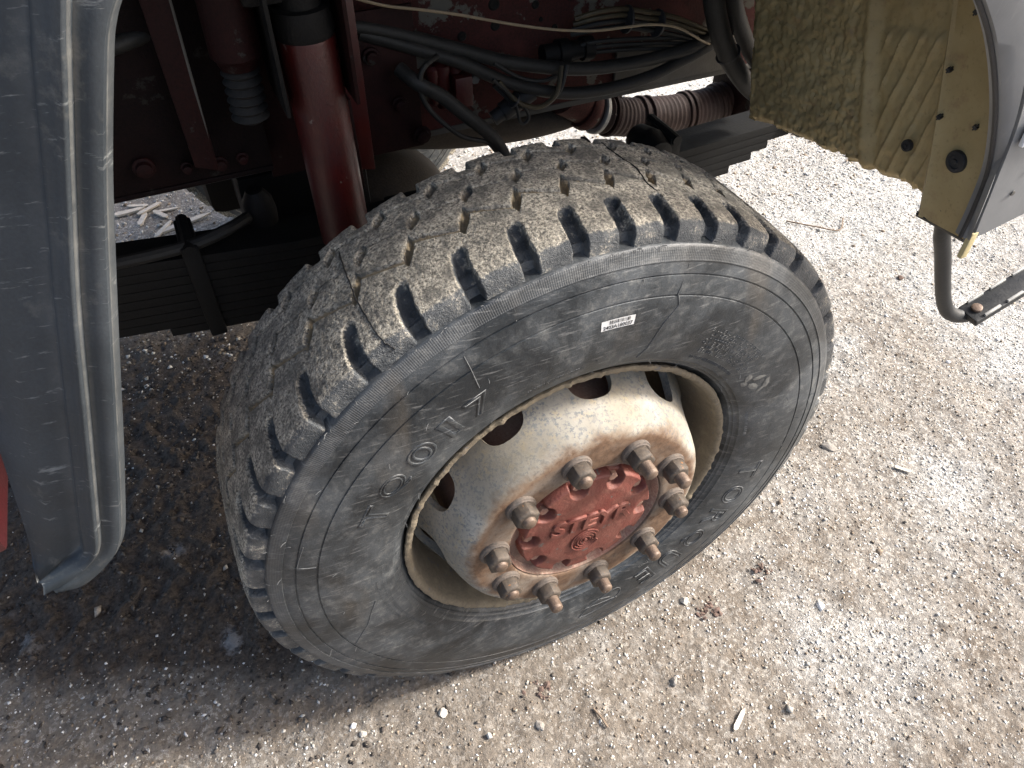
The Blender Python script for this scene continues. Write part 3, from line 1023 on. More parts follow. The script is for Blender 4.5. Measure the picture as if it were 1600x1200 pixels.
# rubber vent hairs, too small to pick apart
mb = MB()
rr = random.Random(3)
for i in range(74):
    a = rr.uniform(-60, 215); r = rr.choice([.306, .312, .320, .345, .41, .4375, .438, .4675, .468, .486])
    p = wp(a, r, float(side_y(r)))
    d = Vector((rr.uniform(-1, 1), -rr.uniform(.2, .9), rr.uniform(-1, 1))).normalized()
    L = rr.uniform(.004, .012)
    mb.tube([p, p + d * L * .6, p + d * L + Vector((rr.uniform(-1, 1), 0, -1)) * L * .2], .00045, 4)
for i in range(60):
    a = rr.uniform(30, 200)
    p = wp(a, .5065, .0465); d = Vector((rr.uniform(-1, 1), -rr.uniform(.2, 1), rr.uniform(-.6, .6))).normalized()
    mb.tube([p, p + d * rr.uniform(.003, .007)], .0005, 4)
o = mb.build('vent_hair', M_LETTER, wheel, True, fix=False); o['kind'] = 'stuff'
# block of small moulded text lines (illegible strokes) and mould marks: one part
mb = MB()
for row in range(6):
    r = .386 - row * .0082
    a = 60.5 - rr.uniform(0, 1.5); end = 37 + rr.uniform(0, 2)
    while a > end:
        wch = rr.uniform(.45, .75)
        seg = rr.choice(['H', 'V', 'L', 'E'])
        h = .0052
        P = lambda aa, r_: wp(aa, r_, float(side_y(r_)) - .0002)
        strokes = {'H': [((0, 0), (0, 1)), ((1, 0), (1, 1)), ((0, .5), (1, .5))], 'V': [((0, 1), (.5, 0)), ((.5, 0), (1, 1))], 'L': [((0, 1), (0, 0)), ((0, 0), (1, 0))],
                   'E': [((0, 0), (0, 1)), ((0, 1), (1, 1)), ((0, .5), (1, .5)), ((0, 0), (1, 0))]}[seg]
        for (x0, y0), (x1, y1) in strokes:
            mb.tube([P(a - x0 * wch, r + y0 * h), P(a - x1 * wch, r + y1 * h)], .00042, 3, caps=False)
        a -= wch + .35
        if rr.random() < .18: a -= .8
for row, (r, s_, e_) in enumerate(((.335, 215, 172), (.345, 200, 178), (.330, 60, 40), (.330, 16, 5), (.334, -52, -62), (.335, 108, 92))):
    a = s_
    st = .5
    while a > e_:
        mb.tube([P(a, r), P(a - rr.uniform(-.2, .3), r + .0055)], .00040, 3, caps=False)
        if rr.random() < .6: mb.tube([P(a, r + .0055), P(a - .35, r + .0055)], .00040, 3, caps=False)
        a -= rr.uniform(.45, .75)
o = mb.build('moulded_small_print', M_LETTER, wheel, True, fix=False); o['kind'] = 'stuff'
# scraped patches of pale rubber near the print
for i, (a, r, L, W) in enumerate(((33.0, .352, .012, .007), (30.5, .366, .014, .006), (28.5, .352, .013, .008), (26.5, .374, .014, .007), (31.5, .340, .009, .005), (25.5, .362, .009, .004))):
    mbs = MB()
    k = 8; vs = []
    tilt = rr.uniform(0, 3)
    for j in range(k):
        t = 2 * PI * j / k
        q = rr.uniform(.6, 1.1)
        dx, dy = math.cos(t) * L * q, math.sin(t) * W * q
        ex, ey = dx * math.cos(tilt) - dy * math.sin(tilt), dx * math.sin(tilt) + dy * math.cos(tilt)
        r2 = r + ey
        vs.append(wp(a + math.degrees(ex / r), r2, float(side_y(r2)) - .0006))
    c_ = wp(a, r, float(side_y(r)) - .0012)
    mbs.add(vs + [c_], [(j, (j + 1) % k, k) for j in range(k)])
    o = mbs.build('scraped_patch', painted('scraped_rubber', (0.10, .10, .095), (.17, .165, .15), .7, 60, .8) if i == 0 else bpy.data.materials['scraped_rubber'], wheel)

# barcode sticker
def side_quad(a0, a1, r0, r1, hi, na=10, nr=3):
    A = np.linspace(a0, a1, na); Rr = np.linspace(r0, r1, nr)
    AA, RR = np.meshgrid(np.radians(A), Rr, indexing='ij')
    yy = side_y(RR) - hi
    return np.stack([RR * np.cos(AA), yy, RR * np.sin(AA)], -1).reshape(-1, 3), gridfaces(na, nr)


V, F_ = side_quad(89.5, 82.4, .4005, .4165, .0006)
stk = mk('barcode_sticker', V, F_, M_STICK, wheel, True)
stk['label'] = 'small white barcode sticker reading 2403A180037'
VV, FF = [], []; o_ = 0
a = 87.8
while a > 83.6:
    wb = rr.choice([.06, .06, .12, .18])
    V, F_ = side_quad(a, a - wb, .4098, .4155, .0010, 2, 2)
    VV.append(V); FF.append(F_ + o_); o_ += len(V)
    a -= wb + rr.choice([.06, .1, .16])
# barcode print belongs to the sticker; both sit on the tyre (wheel > tyre > piece)
mk('barcode_print', np.concatenate(VV), np.concatenate(FF), M_INK, wheel)
me, V = text_mesh('2403A180037', 1.0, 0, 0, 'FRONT', .02, 2)
x0, x1 = V[:, 0].min(), V[:, 0].max(); y0, y1 = V[:, 1].min(), V[:, 1].max()
th = np.radians(89.1) - (V[:, 0] - x0) / (x1 - x0) * np.radians(6.3)
rr_ = .4018 + (V[:, 1] - y0) / (y1 - y0) * .0062
set_co(me, np.stack([rr_ * np.cos(th), side_y(rr_) - .0010, rr_ * np.sin(th)], -1))
me.materials.clear(); me.materials.append(M_INK)
link(bpy.data.objects.new('sticker_number', me), wheel)

# ---- rim
rim_prof = [(.0620, .2900), (.0570, .2950), (.0535, .2975), (.0500, .2970), (.0485, .2935), (.0500, .2885), (.0540, .2850), (.0620, .2830), (.078, .2795), (.098, .2755), (.120, .2725), (.150, .2660), (.200, .2560), (.300, .2580), (.306, .300),
            (.312, .300), (.308, .262), (.20, .262), (.14, .273), (.09, .283), (.072, .289)]
mb = MB(); mb.lathe(rim_prof, 480, WL, closed=True)
rim = mb.build('wheel_rim', M_RIM, wheel, True, 50)
# slight dents and crusts along the lip
me = rim.data
V = np.zeros(len(me.vertices) * 3, dtype=np.float32); me.vertices.foreach_get('co', V); V = V.reshape(-1, 3)
th = np.arctan2(V[:, 2], V[:, 0])
lip = (V[:, 1] < .065)
k = 1 + lip * ((fbm(np.cos(th) * 3 + 5, np.sin(th) * 3 + 5, 6, 4, 3) - .5) * .010 + (fbm(np.cos(th) * 30 + 50, np.sin(th) * 30 + V[:, 1] * 90 + 50, 1.6, 3, 13) - .5) * .0085)
V[:, 0] *= k; V[:, 2] *= k
V[:, 1] -= lip * np.maximum(fbm(np.cos(th) * 24 + 70, np.sin(th) * 24 + V[:, 1] * 60 + 50, 1.5, 4, 19) - .5, 0) * .012
set_co(me, V)

# ---- wheel disc with ten hand holes
dp = [(.006, .1405), (.001, .1415), (.000, .1435), (.0, .150), (.0, .185), (.0, .199), (.0012, .2045), (.004, .2095), (.010, .2155), (.020, .2215), (.036, .2275), (.056, .2335), (.078, .2405), (.098, .2480), (.116, .2560), (.130, .2640), (.142, .2680)]
thk = .013
back = []
for i, (y, r) in enumerate(dp):
    a_, b_ = dp[max(i - 1, 0)], dp[min(i + 1, len(dp) - 1)]
    ty, tr = b_[0] - a_[0], b_[1] - a_[1]
    L = math.hypot(ty, tr)
    back.append((y + tr / L * thk, r - ty / L * thk))
back[0] = (.013, .1405); back[1] = (.0135, .1415)
mb = MB(); mb.lathe(dp + back[::-1], 180, WL, closed=True)
disc = mb.build('wheel_disc', M_DISC, wheel, True, 50)
cut = MB()
for k in range(10):
    a = 46.5 + 36 * k
    c_ = wp(a, .2445, .098)
    rad_v = wp(a, 1, 0); tan_v = wp(a + 90, 1, 0); ax = Vector((0, 1, 0))
    dirv = (rad_v * .93 - ax * .36).normalized(); up2 = dirv.cross(tan_v).normalized()
    vs, fs = [], []
    nn = 28
    for e in (-.06, .06):
        for j in range(nn):
            t = 2 * PI * j / nn
            ct, st_ = math.cos(t), math.sin(t)
            px = math.copysign(abs(ct) ** .8, ct) * .0385; py = math.copysign(abs(st_) ** .8, st_) * .041
            vs.append(c_ + dirv * e + tan_v * px + up2 * py)
    fs = [tuple(reversed(range(nn))), tuple(range(nn, 2 * nn))] + [(j, (j + 1) % nn, nn + (j + 1) % nn, nn + j) for j in range(nn)]
    cut.add(vs, fs)
co = cut.build('cutter', None)
co.location = (0, 0, WZ)
md = disc.modifiers.new('b', 'BOOLEAN'); md.operation = 'DIFFERENCE'; md.object = co; md.solver = 'EXACT'
bpy.context.view_layer.update()
dg = bpy.context.evaluated_depsgraph_get()
nm_ = bpy.data.meshes.new_from_object(disc.evaluated_get(dg))
disc.modifiers.clear()
nm_.name = 'wheel_disc'
disc.data = nm_
bpy.data.objects.remove(co)
try: disc.data.set_sharp_from_angle(angle=R(40))
except Exception: pass

# ---- brake drum and hub behind the disc
mb = MB(); mb.lathe([(.020, .10), (.018, .155), (.022, .195), (.05, .205), (.30, .208), (.31, .19)], 72, WL)
mb.build('brake_drum', M_DRUM, wheel, True, 40)
mb = MB(); mb.lathe([(.004, .1395), (.003, .1380), (.018, .1345), (.030, .1290), (.031, .100), (.05, .100), (.05, .1395)], 96, WL, closed=True)
mb.build('hub_ring', M_HUBRING, wheel, True, 40)

# ---- hub cover: scalloped cast plate as a polar relief
NA, NR = 720, 70
CB = [30 + 36 * k for k in range(10)]
cbx = np.array([.105 * math.cos(R(a)) for a in CB]); cbz = np.array([.105 * math.sin(R(a)) for a in CB])
aa = np.linspace(0, 2 * PI, NA, endpoint=False)
rq = np.linspace(.0005, 1, NR) ** .8
AA = aa[:, None] + np.zeros((1, NR))
# outer outline: lobes between the bolts
da = np.min(np.abs((np.degrees(aa)[:, None] - np.array(CB)[None] + 180) % 360 - 180), axis=1)
Rout = .121 - .006 * sst(9, 3, da)
RR = rq[None] * Rout[:, None]
X = RR * np.cos(AA); Z = RR * np.sin(AA)
dist = np.min(np.hypot(X[..., None] - cbx, Z[..., None] - cbz), -1)
raised = sst(.0125, .0170, dist)
# pocket opens outwards
dang = da[:, None] * np.pi / 180 * RR
raised = raised * np.where(RR > .105, sst(.0115, .0160, dang), 1)
raised = raised * sst(.1215, .1165, RR + (.121 - Rout[:, None]) * 0)
lob = sst(.085, .105, RR)
Yc = .004 - raised * (.017 + .004 * (1 - (RR / .12) ** 2) - .002 * lob)
Yc = Yc + (fbm(X * 100 + 50, Z * 100 + 50, .6, 3, 8) - .5) * .0012
V = np.stack([X, Yc, Z], -1).reshape(-1, 3)
V = np.concatenate([V, np.stack([Rout * np.cos(aa), np.full(NA, .030), Rout * np.sin(aa)], -1)])
F_ = gridfaces(NA, NR, True)
last = np.arange(NA) * NR + NR - 1; ex = NA * NR + np.arange(NA)
F2 = np.stack([last, np.roll(last, -1), np.roll(ex, -1), ex], -1)
cover = mk('hub_cover', V, np.concatenate([F_, F2]), M_HUBRED, wheel, True)
cover['label'] = 'red scalloped hub cover with STEYR in raised letters'
mb = MB()
hexp = [(math.cos(R(60 * j + 15)), math.sin(R(60 * j + 15))) for j in range(6)]


def hexbolt(mb, c, rad, h, base, ch=.0015):
    vs = []
    for (yy, s) in ((base, 1), (base - h + ch, 1), (base - h, .86)):
        for px, pz in hexp: vs.append((c[0] + px * rad * s, yy, c[1] + pz * rad * s))
    fs = [(i, (i + 1) % 6, 6 + (i + 1) % 6, 6 + i) for i in range(6)] + [(6 + i, 6 + (i + 1) % 6, 12 + (i + 1) % 6, 12 + i) for i in range(6)] + [tuple(range(12, 18))]
    mb.add(vs, fs)


M_CBOLT = painted('cover_bolt', (0.20, 0.075, 0.05), (0.26, 0.19, 0.14), .7, 80, .6, bump=.4)
for k in range(10):
    b_ = MB(); hexbolt(b_, (0, 0), .0088, .0085, 0)
    o = b_.build('cover_bolt', M_CBOLT, wheel, fix=True)
    o.location = (cbx[k], .0045, cbz[k]); o.rotation_euler = (0, .5 * k, 0)


def cover_text(txt, x0, z0, x1, z1, h, hi):
    me, V = text_mesh(txt, 1.0, .018, .05, 'BOTH', .022, 4, .12)
    a0, a1 = V[:, 0].min(), V[:, 0].max(); b0, b1 = V[:, 1].min(), V[:, 1].max()
    zz0, zz1 = V[:, 2].min(), V[:, 2].max()
    ex = Vector((x1 - x0, z1 - z0)); ey = Vector((-ex.y, ex.x)).normalized() * h
    s = (V[:, 0] - a0) / (a1 - a0); t = (V[:, 1] - b0) / (b1 - b0)
    X = x0 + ex.x * s + ey.x * t; Z = z0 + ex.y * s + ey.y * t
    rr2 = np.hypot(X, Z)
    base = .004 - (.017 + .004 * (1 - (rr2 / .12) ** 2))
    Y = base - ((V[:, 2] - zz0) / (zz1 - zz0) - .4) * hi
    set_co(me, np.stack([X, Y, Z], -1))
    me.materials.clear(); me.materials.append(M_HUBRED)
    return link(bpy.data.objects.new('raised_lettering', me), wheel)


cover_text('STEYR', -.073, .0105, .0765, -.005, .036, .0078)
mb = MB()
ec = (-.005, -.034)
for r_, s0_, s1_ in ((.026, 25, 335), (.0205, 200, 520), (.015, 20, 345), (.0095, 180, 530)):
    pts = [(ec[0] + r_ * math.cos(R(t)), -.0178, ec[1] + r_ * math.sin(R(t))) for t in np.linspace(s0_, s1_, 40)]
    mb.tube(pts, .0017, 6)
mb.lathe([(-.0200, .0), (-.0200, .0035), (-.015, .0045)], 16, Matrix.Translation((ec[0], 0, ec[1])) @ WL)
mb.build('hub_emblem', M_HUBRED, wheel, True)

for ch in wheel.children:
    if ch.name.split('.')[0] in ('hub_cover', 'cover_bolt', 'raised_lettering', 'hub_emblem'):
        ch.location.y += .009
# ---- wheel nuts
TIPS = [-.052, -.048, -.040, -.050, -.048, -.052, -.034, -.034, -.036, -.036]
for k in range(10):
    a = 64.5 - 36 * k
    rx = random.Random(k)
    loc = wp(a, .1675, 0)
    tilt = (rx.uniform(-.03, .03), 0, rx.uniform(-.03, .03))
    hx = MB()
    vs = []
    rh = .0208
    for (yy, s) in ((-.005, .97), (-.0065, 1), (-.0262, 1), (-.0290, .84)):
        for j in range(6):
            t = R(60 * j) + rx.random() * 0 + k * .7
            vs.append((math.cos(t) * rh * s, yy, math.sin(t) * rh * s))
    fs = [tuple(reversed(range(6))), tuple(range(18, 24))]
    for q in range(3):
        fs += [(q * 6 + j, q * 6 + (j + 1) % 6, q * 6 + 6 + (j + 1) % 6, q * 6 + 6 + j) for j in range(6)]
    hx.add(vs, fs)
    o1 = hx.build('wheel_nut', M_NUT, wheel, bevel=.0006, seg=1)
    ws = MB(); ws.lathe([(.001, .0250), (-.0035, .0253), (-.0052, .0245), (-.0060, .0225), (-.0078, .0215), (-.0078, .012)], 32, WL)
    o2 = ws.build('nut_washer', M_WASHER, wheel, True, 40)
    tip = TIPS[k]
    pr = [(-.026, .0112)]
    y = -.0275
    while y > tip + .004:
        pr += [(y, .0112), (y - .0008, .0105)]; y -= .0016
    pr += [(tip + .0025, .0108), (tip, .0088)]
    sd = MB(); sd.lathe(pr, 18, WL)
    o3 = sd.build('wheel_stud', M_STUD, wheel, True, 60)
    for o in (o1, o2, o3):
        o.location = loc; o.rotation_euler = tilt

# far wheel: seen from its inner side below the chassis
far = empty('truck_wheel', (0, 2.05 - 1.07, WZ), truck)
far.rotation_euler = (0, 0, PI)
far['label'] = 'far dark wheel seen below the chassis behind the axle'
for ch in list(wheel.children):
    if ch.name.split('.')[0] in ('tyre', 'tread_rib', 'shoulder_block', 'wheel_rim'):
        c2 = ch.copy()
        if 'label' in c2: del c2['label']
        link(c2, far)

# ================================================================== truck
def T(o):
    """parts are built in world coordinates; shift them into the truck's frame"""
    if o.parent is truck:
        o.location = TOFF
    return o


# ---- grey moulded front fender: columns of a moulded section swept down its length
E0 = [(-.418, -.036, 1.418), (-.426, -.036, 1.404), (-.435, -.036, 1.390), (-.445, -.036, 1.367), (-.477, -.036, 1.278), (-.509, -.036, 1.179), (-.545, -.036, 1.064), (-.582, -.036, .946), (-.603, -.036, .888), (-.624, -.036, .862), (-.655, -.036, .842), (-.680, -.036, .846)]
E1 = [(-.449, -.03, 1.420), (-.454, -.03, 1.406), (-.461, -.03, 1.388), (-.468, -.03, 1.368), (-.499, -.03, 1.280), (-.532, -.03, 1.183), (-.567, -.03, 1.068), (-.606, -.03, .941), (-.622, -.03, .892), (-.637, -.03, .874), (-.657, -.03, .862), (-.686, -.03, .853)]
E3 = [(-.470, -.025, 1.422), (-.475, -.025, 1.407), (-.481, -.025, 1.389), (-.488, -.025, 1.370), (-.516, -.025, 1.282), (-.548, -.025, 1.184), (-.583, -.025, 1.070), (-.622, -.025, .943), (-.636, -.025, .894), (-.644, -.025, .879), (-.663, -.025, .872), (-.691, -.025, .862)]
E4 = [(-.546, .02, 1.418), (-.552, .02, 1.404), (-.560, .02, 1.381), (-.568, .02, 1.358), (-.596, .02, 1.276), (-.620, .02, 1.188), (-.652, .02, 1.064), (-.681, .012, .929), (-.689, .004, .887), (-.692, -.004, .871), (-.6925, -.012, .866), (-.694, -.018, .861)]


def resample(pl, n):
    P = spline(pl, 6)
    d = [0]
    for a, b in zip(P[:-1], P[1:]): d.append(d[-1] + (b - a).length)
    d = np.array(d); q = np.linspace(0, d[-1], n)
    A = np.array([tuple(p) for p in P])
    return np.stack([np.interp(q, d, A[:, i]) for i in range(3)], -1)


def resample_like(pl, n):
    """same parameter spacing for every column so rows stay level"""
    A = np.array(pl); k = np.linspace(0, len(pl) - 1, n)
    P = np.array([tuple(p) for p in spline(pl, 10)])
    q = np.linspace(0, len(P) - 1, n)
    return np.stack([np.interp(q, np.arange(len(P)), P[:, i]) for i in range(3)], -1)


NF = 120
c0, c1, c3, c4 = (resample_like(e, NF) for e in (E0, E1, E3, E4))
yv = np.array([0, 1, 0.])
cols = [c0 + [.006, .050, 0], c0 + [.003, .006, 0], c0 + [-.001, -.001, 0], c0 * .93 + c1 * .07 + yv * -.0025, c0 * .5 + c1 * .5 - yv * .001, c0 * .16 + c1 * .84 + yv * .002,
        c1 + [0.002, .001, 0], c1 + [-.001, -.009, 0], c1 + [-.004, -.0108, 0], c1 * .5 + c3 * .5 + yv * -.0065, c3 + [.0025, -.0065, 0], c3 + [.0003, -.0055, 0], c3 + [-.0008, .0065, 0], c3 + [-.0035, .009, 0],
        c3 * .5 + c4 * .5 + yv * -.008, c4, c4 + [-.003, .014, 0]]
G = np.stack(cols, 1)                       # NF x ncol x 3
# the recessed left panel stops above the bottom band
nc = G.shape[1]
V = G.reshape(-1, 3)
back_ = V + np.array([.003, .004, 0])
F_ = gridfaces(NF, nc)
nV = len(V)
edge_faces = []
for j in range(nc - 1):
    b0 = (NF - 1) * nc + j
    edge_faces.append((b0, b0 + 1, nV + b0 + 1, nV + b0))
for i in range(NF - 1):
    edge_faces.append((i * nc, (i + 1) * nc, nV + (i + 1) * nc, nV + i * nc))
    q = i * nc + nc - 1
    edge_faces.append((q, nV + q, nV + q + nc, q + nc))
Fall = np.concatenate([F_, F_[:, ::-1] + nV, np.array(edge_faces)])
T(mk('front_fender', np.concatenate([V, back_]), Fall, M_FENDER, truck, True))
bpy.data.objects['front_fender']['label'] = 'scuffed grey plastic fender edge with raised bead'

# ---- red bumper end behind the fender
mb = MB()
mb.box((-1.30, .10, .775), (-.757, 1.98, .868)); mb.box((-1.30, .112, .870), (-.750, 1.98, .99))
T(mb.build('bumper', painted('bumper_red', (.048, .0025, .0045), (.022, .003, .004), .6, 12, .45), truck, bevel=.008))

# ---- wheel arch liner: stone-chip coated tan panel with pressed ribs
ny_, nz_ = 170, 190
vv = np.linspace(0, 1, ny_); ww = np.linspace(0, 1, nz_)
yb = np.interp(vv, [0, .14, .34, .55, .80, 1.0], [.560, .461, .347, .244, .124, .086])
zb = np.interp(vv, [0, .14, .34, .55, .80, 1.0], [.830, .850, .870, .885, .901, .905]) + (vn(vv * 46, vv * 0 + 3, 5) - .5) * .008
yt = np.interp(vv, [0, 1], [.74, .235])
YY = yb[:, None] + (yt - yb)[:, None] * ww[None]
ZZ = zb[:, None] + (1.46 - zb)[:, None] * ww[None]
XX = np.full_like(YY, .64)
VVv = vv[:, None] + 0 * ww[None]
coat = fbm(YY * 100, ZZ * 100, .55, 4, 51) - .5
coat2 = np.abs(fbm(YY * 100 + 30, ZZ * 100, 1.1, 3, 57) - .5)
rough_zone = sst(.60, .50, VVv)
XX = XX - rough_zone * (coat * .010 - coat2 * .016) - .0015 * (vn(YY * 180, ZZ * 180, 3) - .5)
# crease then the ribbed zone
crz = (VVv - .55)
XX = XX + .010 * sst(.0, .06, crz) - .004 * np.exp(-(crz / .02) ** 2)
lean = YY + (ZZ - .9) * .13
zone = sst(.58, .63, VVv) * sst(1.13, 1.11, ZZ + (lean - .25) * .3) * sst(.985, .96, VVv)
for yc in (.310, .281, .252, .223, .194, .166, .140):
    XX = XX - zone * .0045 * np.exp(-((lean - yc) / .0030) ** 2) * (.75 + .5 * (vn(lean * 0 + yc * 90, ZZ * 40, 2)))
XX = XX - zone * .004
XX = XX - (fbm(YY * 100, ZZ * 100, .5, 3, 91) - .5) * .005 * sst(.55, .65, VVv)
# rolled edge along the bottom and left
edge = np.minimum(ww[None] * .62 + 0 * YY, VVv * .5)
XX = XX + .010 * sst(.012, .0, edge)
V = np.stack([XX, YY, ZZ], -1).reshape(-1, 3)
Vb = V + np.array([.006, 0, 0])
F_ = gridfaces(ny_, nz_)
k = len(V)
edges = []
for i in range(ny_ - 1): edges.append((i * nz_, (i + 1) * nz_, k + (i + 1) * nz_, k + i * nz_))
for j in range(nz_ - 1): edges.append((j, j + 1, k + j + 1, k + j))
liner = mk('wheel_arch_liner', np.concatenate([V, Vb]), np.concatenate([F_, F_[:, ::-1] + k, np.array(edges)]), M_TAN, truck, True, sharp=60)
T(liner)
liner['label'] = 'tan wheel arch panel with pressed ribs and black plugs'
# smooth flange strip
fl_l = [(.610, .225, 1.40), (.610, .190, 1.27), (.610, .169, 1.191), (.610, .149, 1.118), (.610, .126, 1.042), (.610, .102, .958), (.610, .085, .893)]
fl_r = [(.600, .20, 1.40), (.600, .155, 1.275), (.602, .122, 1.204), (.604, .083, 1.168), (.606, .049, 1.121), (.607, .022, 1.070), (.608, .003, 1.011), (.609, -.002, .951), (.610, -.003, .903)]
L_ = resample(fl_l, 60); Rr_ = resample(fl_r, 60)
cols = [L_ + [.038, .006, 0], L_ + [.006, .001, 0], L_ + [0, -.002, 0], L_ * .93 + Rr_ * .07 + [-.003, 0, 0], L_ * .86 + Rr_ * .14 + [.001, 0, 0], L_ * .5 + Rr_ * .5, L_ * .06 + Rr_ * .94, Rr_, Rr_ + [.012, .0, 0]]
G = np.stack(cols, 1); nc = G.shape[1]
V = G.reshape(-1, 3); Vb = V + np.array([.004, 0.003, 0])
k = len(V); F_ = gridfaces(60, nc)
edges = [((59) * nc + j, 59 * nc + j + 1, k + 59 * nc + j + 1, k + 59 * nc + j) for j in range(nc - 1)]
T(mk('arch_flange', np.concatenate([V, Vb]), np.concatenate([F_, F_[:, ::-1] + k, np.array(edges)]), M_TAN, truck, True, sharp=40))


def plug(c, rad, h=.006):
    M_ = Matrix.Translation(c) @ Matrix.Rotation(-PI / 2, 4, 'Y')
    m_ = MB(); m_.lathe([(-.004, rad * 1.0), (.0015, rad), (.003, rad * .93), (.0032, rad * .62), (.0018, rad * .58), (.0018, rad * .25), (.004, rad * .2), (.004, 0)], 28, M_)
    return T(m_.build('rubber_plug', M_PLUG, truck, True, 40))


plug((.606, .059, 1.001), .0165)
plug((.630, .166, .968), .0095)
for c in ((.605, .128, 1.110), (.605, .113, 1.046), (.606, .053, 1.058), (.606, .124, 1.190)):
    m_ = MB(); m_.box((-.004, -.0035, -.002), (.004, .0035, .002)); m_.box((-.003, -.001, -.005), (.003, .001, .005))
    o = m_.build('clip', M_PLUG, truck); o.location = Vector(c) + TOFF; o.rotation_euler = (.4, 0, .2)
# dark bottom seam of the sill and tan tab
mb = MB(); mb.tube([(.616, .088, .893), (.618, .04, .897), (.616, -.004, .902)], .0065, 8); T(mb.build('sill_seal', M_PLUG, truck, True))
mb = MB(); mb.box((.600, -.020, .880), (.612, -.012, .925)); T(mb.build('paint_tab', painted('cream_tab', (.45, .38, .20), (.3, .25, .15), .3, 30, .6), truck, bevel=.001))

# ---- grey cab side: arch lip strip and body panel with a seam between
arch = [(.20, -.010, 1.44), (.30, -.010, 1.372), (.373, -.010, 1.319), (.421, -.010, 1.275), (.468, -.010, 1.226), (.514, -.010, 1.165), (.555, -.010, 1.097), (.586, -.010, 1.025), (.596, -.010, .960), (.598, -.010, .913)]
seam = [(.33, -.018, 1.44), (.40, -.018, 1.372), (.455, -.018, 1.319), (.490, -.018, 1.275), (.524, -.018, 1.222), (.549, -.018, 1.168), (.573, -.018, 1.100), (.588, -.018, 1.012), (.5965, -.018, .955), (.603, -.018, .914)]
A_ = resample_like(arch, 70); S_ = resample_like(seam, 70)
wfar = S_.copy(); wfar[:, 0] = 1.08; wfar[:, 1] = -.03; wfar[:, 2] = np.maximum(wfar[:, 2], 1.03 + 0 * wfar[:, 2])
wfar[-1, 2] = 1.03
mid = S_ * .5 + wfar * .5
cols = [A_ + [0, .016, 0], A_ + [-.001, .002, 0], A_ + [.002, -.003, 0], A_ * .5 + S_ * .5 + [0, -.004, 0], S_ + [-.004, -.002, 0], S_ + [-.002, .008, 0], S_ + [.003, .009, 0], S_ + [.005, -.001, 0]]
G = np.stack(cols, 1); nc = G.shape[1]
T(mk('arch_lip', G.reshape(-1, 3), gridfaces(70, nc), M_CAB, truck, True, sharp=50))
m2 = []
for t in (0.0, .12, .3, .6, 1.0):
    q = (S_ + [.005, -.001, 0]) * (1 - t) + wfar * t
    m2.append(q)
bot = [q.copy() for q in m2]
G = np.stack(m2, 1)
# lower edge of the body panel rises to the rear
V = G.reshape(-1, 3)
T(mk('cab_side_panel', np.concatenate([V, V + np.array([0, .02, 0])]), np.concatenate([gridfaces(70, 5), gridfaces(70, 5)[:, ::-1] + len(V),
  np.array([(69 * 5 + j, 69 * 5 + j + 1, len(V) + 69 * 5 + j + 1, len(V) + 69 * 5 + j) for j in range(4)])]), M_CAB, truck, True, sharp=50))
# black trim along the arch
mb = MB(); mb.tube([tuple(p + np.array([-.002, .004, 0])) for p in A_], .0035, 6); T(mb.build('arch_trim', M_PLUG, truck, True))
# white plate on the body panel: only its corner is in view
mb = MB(); mb.add([(.5935, -.029, 1.069), (.72, -.033, 1.078), (.72, -.033, 1.118), (.5915, -.029, 1.108), (.5935, -.022, 1.069), (.72, -.025, 1.078), (.72, -.025, 1.118), (.5915, -.022, 1.108)], [(0, 1, 2, 3), (4, 7, 6, 5), (0, 4, 5, 1), (1, 5, 6, 2), (2, 6, 7, 3), (3, 7, 4, 0)]); T(mb.build('white_plate', painted('plate_white', (.7, .7, .7), (.5, .5, .5), .3, 30, .4), truck, bevel=.002))
for c in ((.640, -.021, .985), (.650, -.0215, 1.02)):
    m_ = MB(); m_.lathe([(0, .004), (-.0015, .0035), (-.002, 0)], 12, Matrix.Translation(c) @ WL); T(m_.build('rivet', M_GREY, truck, True))

# ---- cab body above the picture: floor, side and walls shade the wheel house
mb = MB()
mb.box((-1.15, .05, 1.50), (1.08, 2.03, 1.56))
mb.box((.66, .16, 1.10), (1.08, 2.0, 1.50))
mb.box((-1.15, -.02, 1.56), (1.08, 2.05, 2.6))
T(mb.build('cab_body', M_CAB, truck, bevel=.03))

# ---- step rail
bar = spline([(.622, .05, .925), (.640, .05, .870), (.669, .05, .818), (.708, .05, .745), (.740, .05, .692), (.764, .045, .664), (.800, .04, .650), (.850, .035, .655)], 6)
mb = MB(); mb.tube(bar, .0130, 16)
stp = T(mb.build('step_rail', M_BAR, truck, True)); stp['label'] = 'black tubular step rail hanging below the cab'
# flat step tread bolted on the tube, with worn raised teeth on both edges
d = Vector((.95 - .79, 0.012, .690 - .655)); d.normalize()
sid = Vector((0, 1, 0)); upv = d.cross(sid); upv = -upv if upv.z < 0 else upv
o0 = Vector((.800, .030, .663))
TB = Matrix((d, sid, upv)).transposed().to_4x4(); TB.translation = o0
mb = MB(); mb.box((-.01, -.023, -.010), (.60, .023, .004), TB)
T(mb.build('step_tread', M_BAR, truck, bevel=.004))
for sd_ in (-1, 1):
    for i in range(10):
        x = .01 + i * .055
        m_ = MB(); m_.box((x, sd_ * .020 - .0025, .003), (x + .038, sd_ * .020 + .0025, .0085), TB)
        T(m_.build('step_tooth', M_WORN, truck, bevel=.0015))
m_ = MB(); m_.lathe([(.005, .010), (.009, .0098), (.010, .008), (.010, 0)], 16, TB @ Matrix.Translation((.012, 0, 0))); T(m_.build('bolt', M_STUD, truck, True))

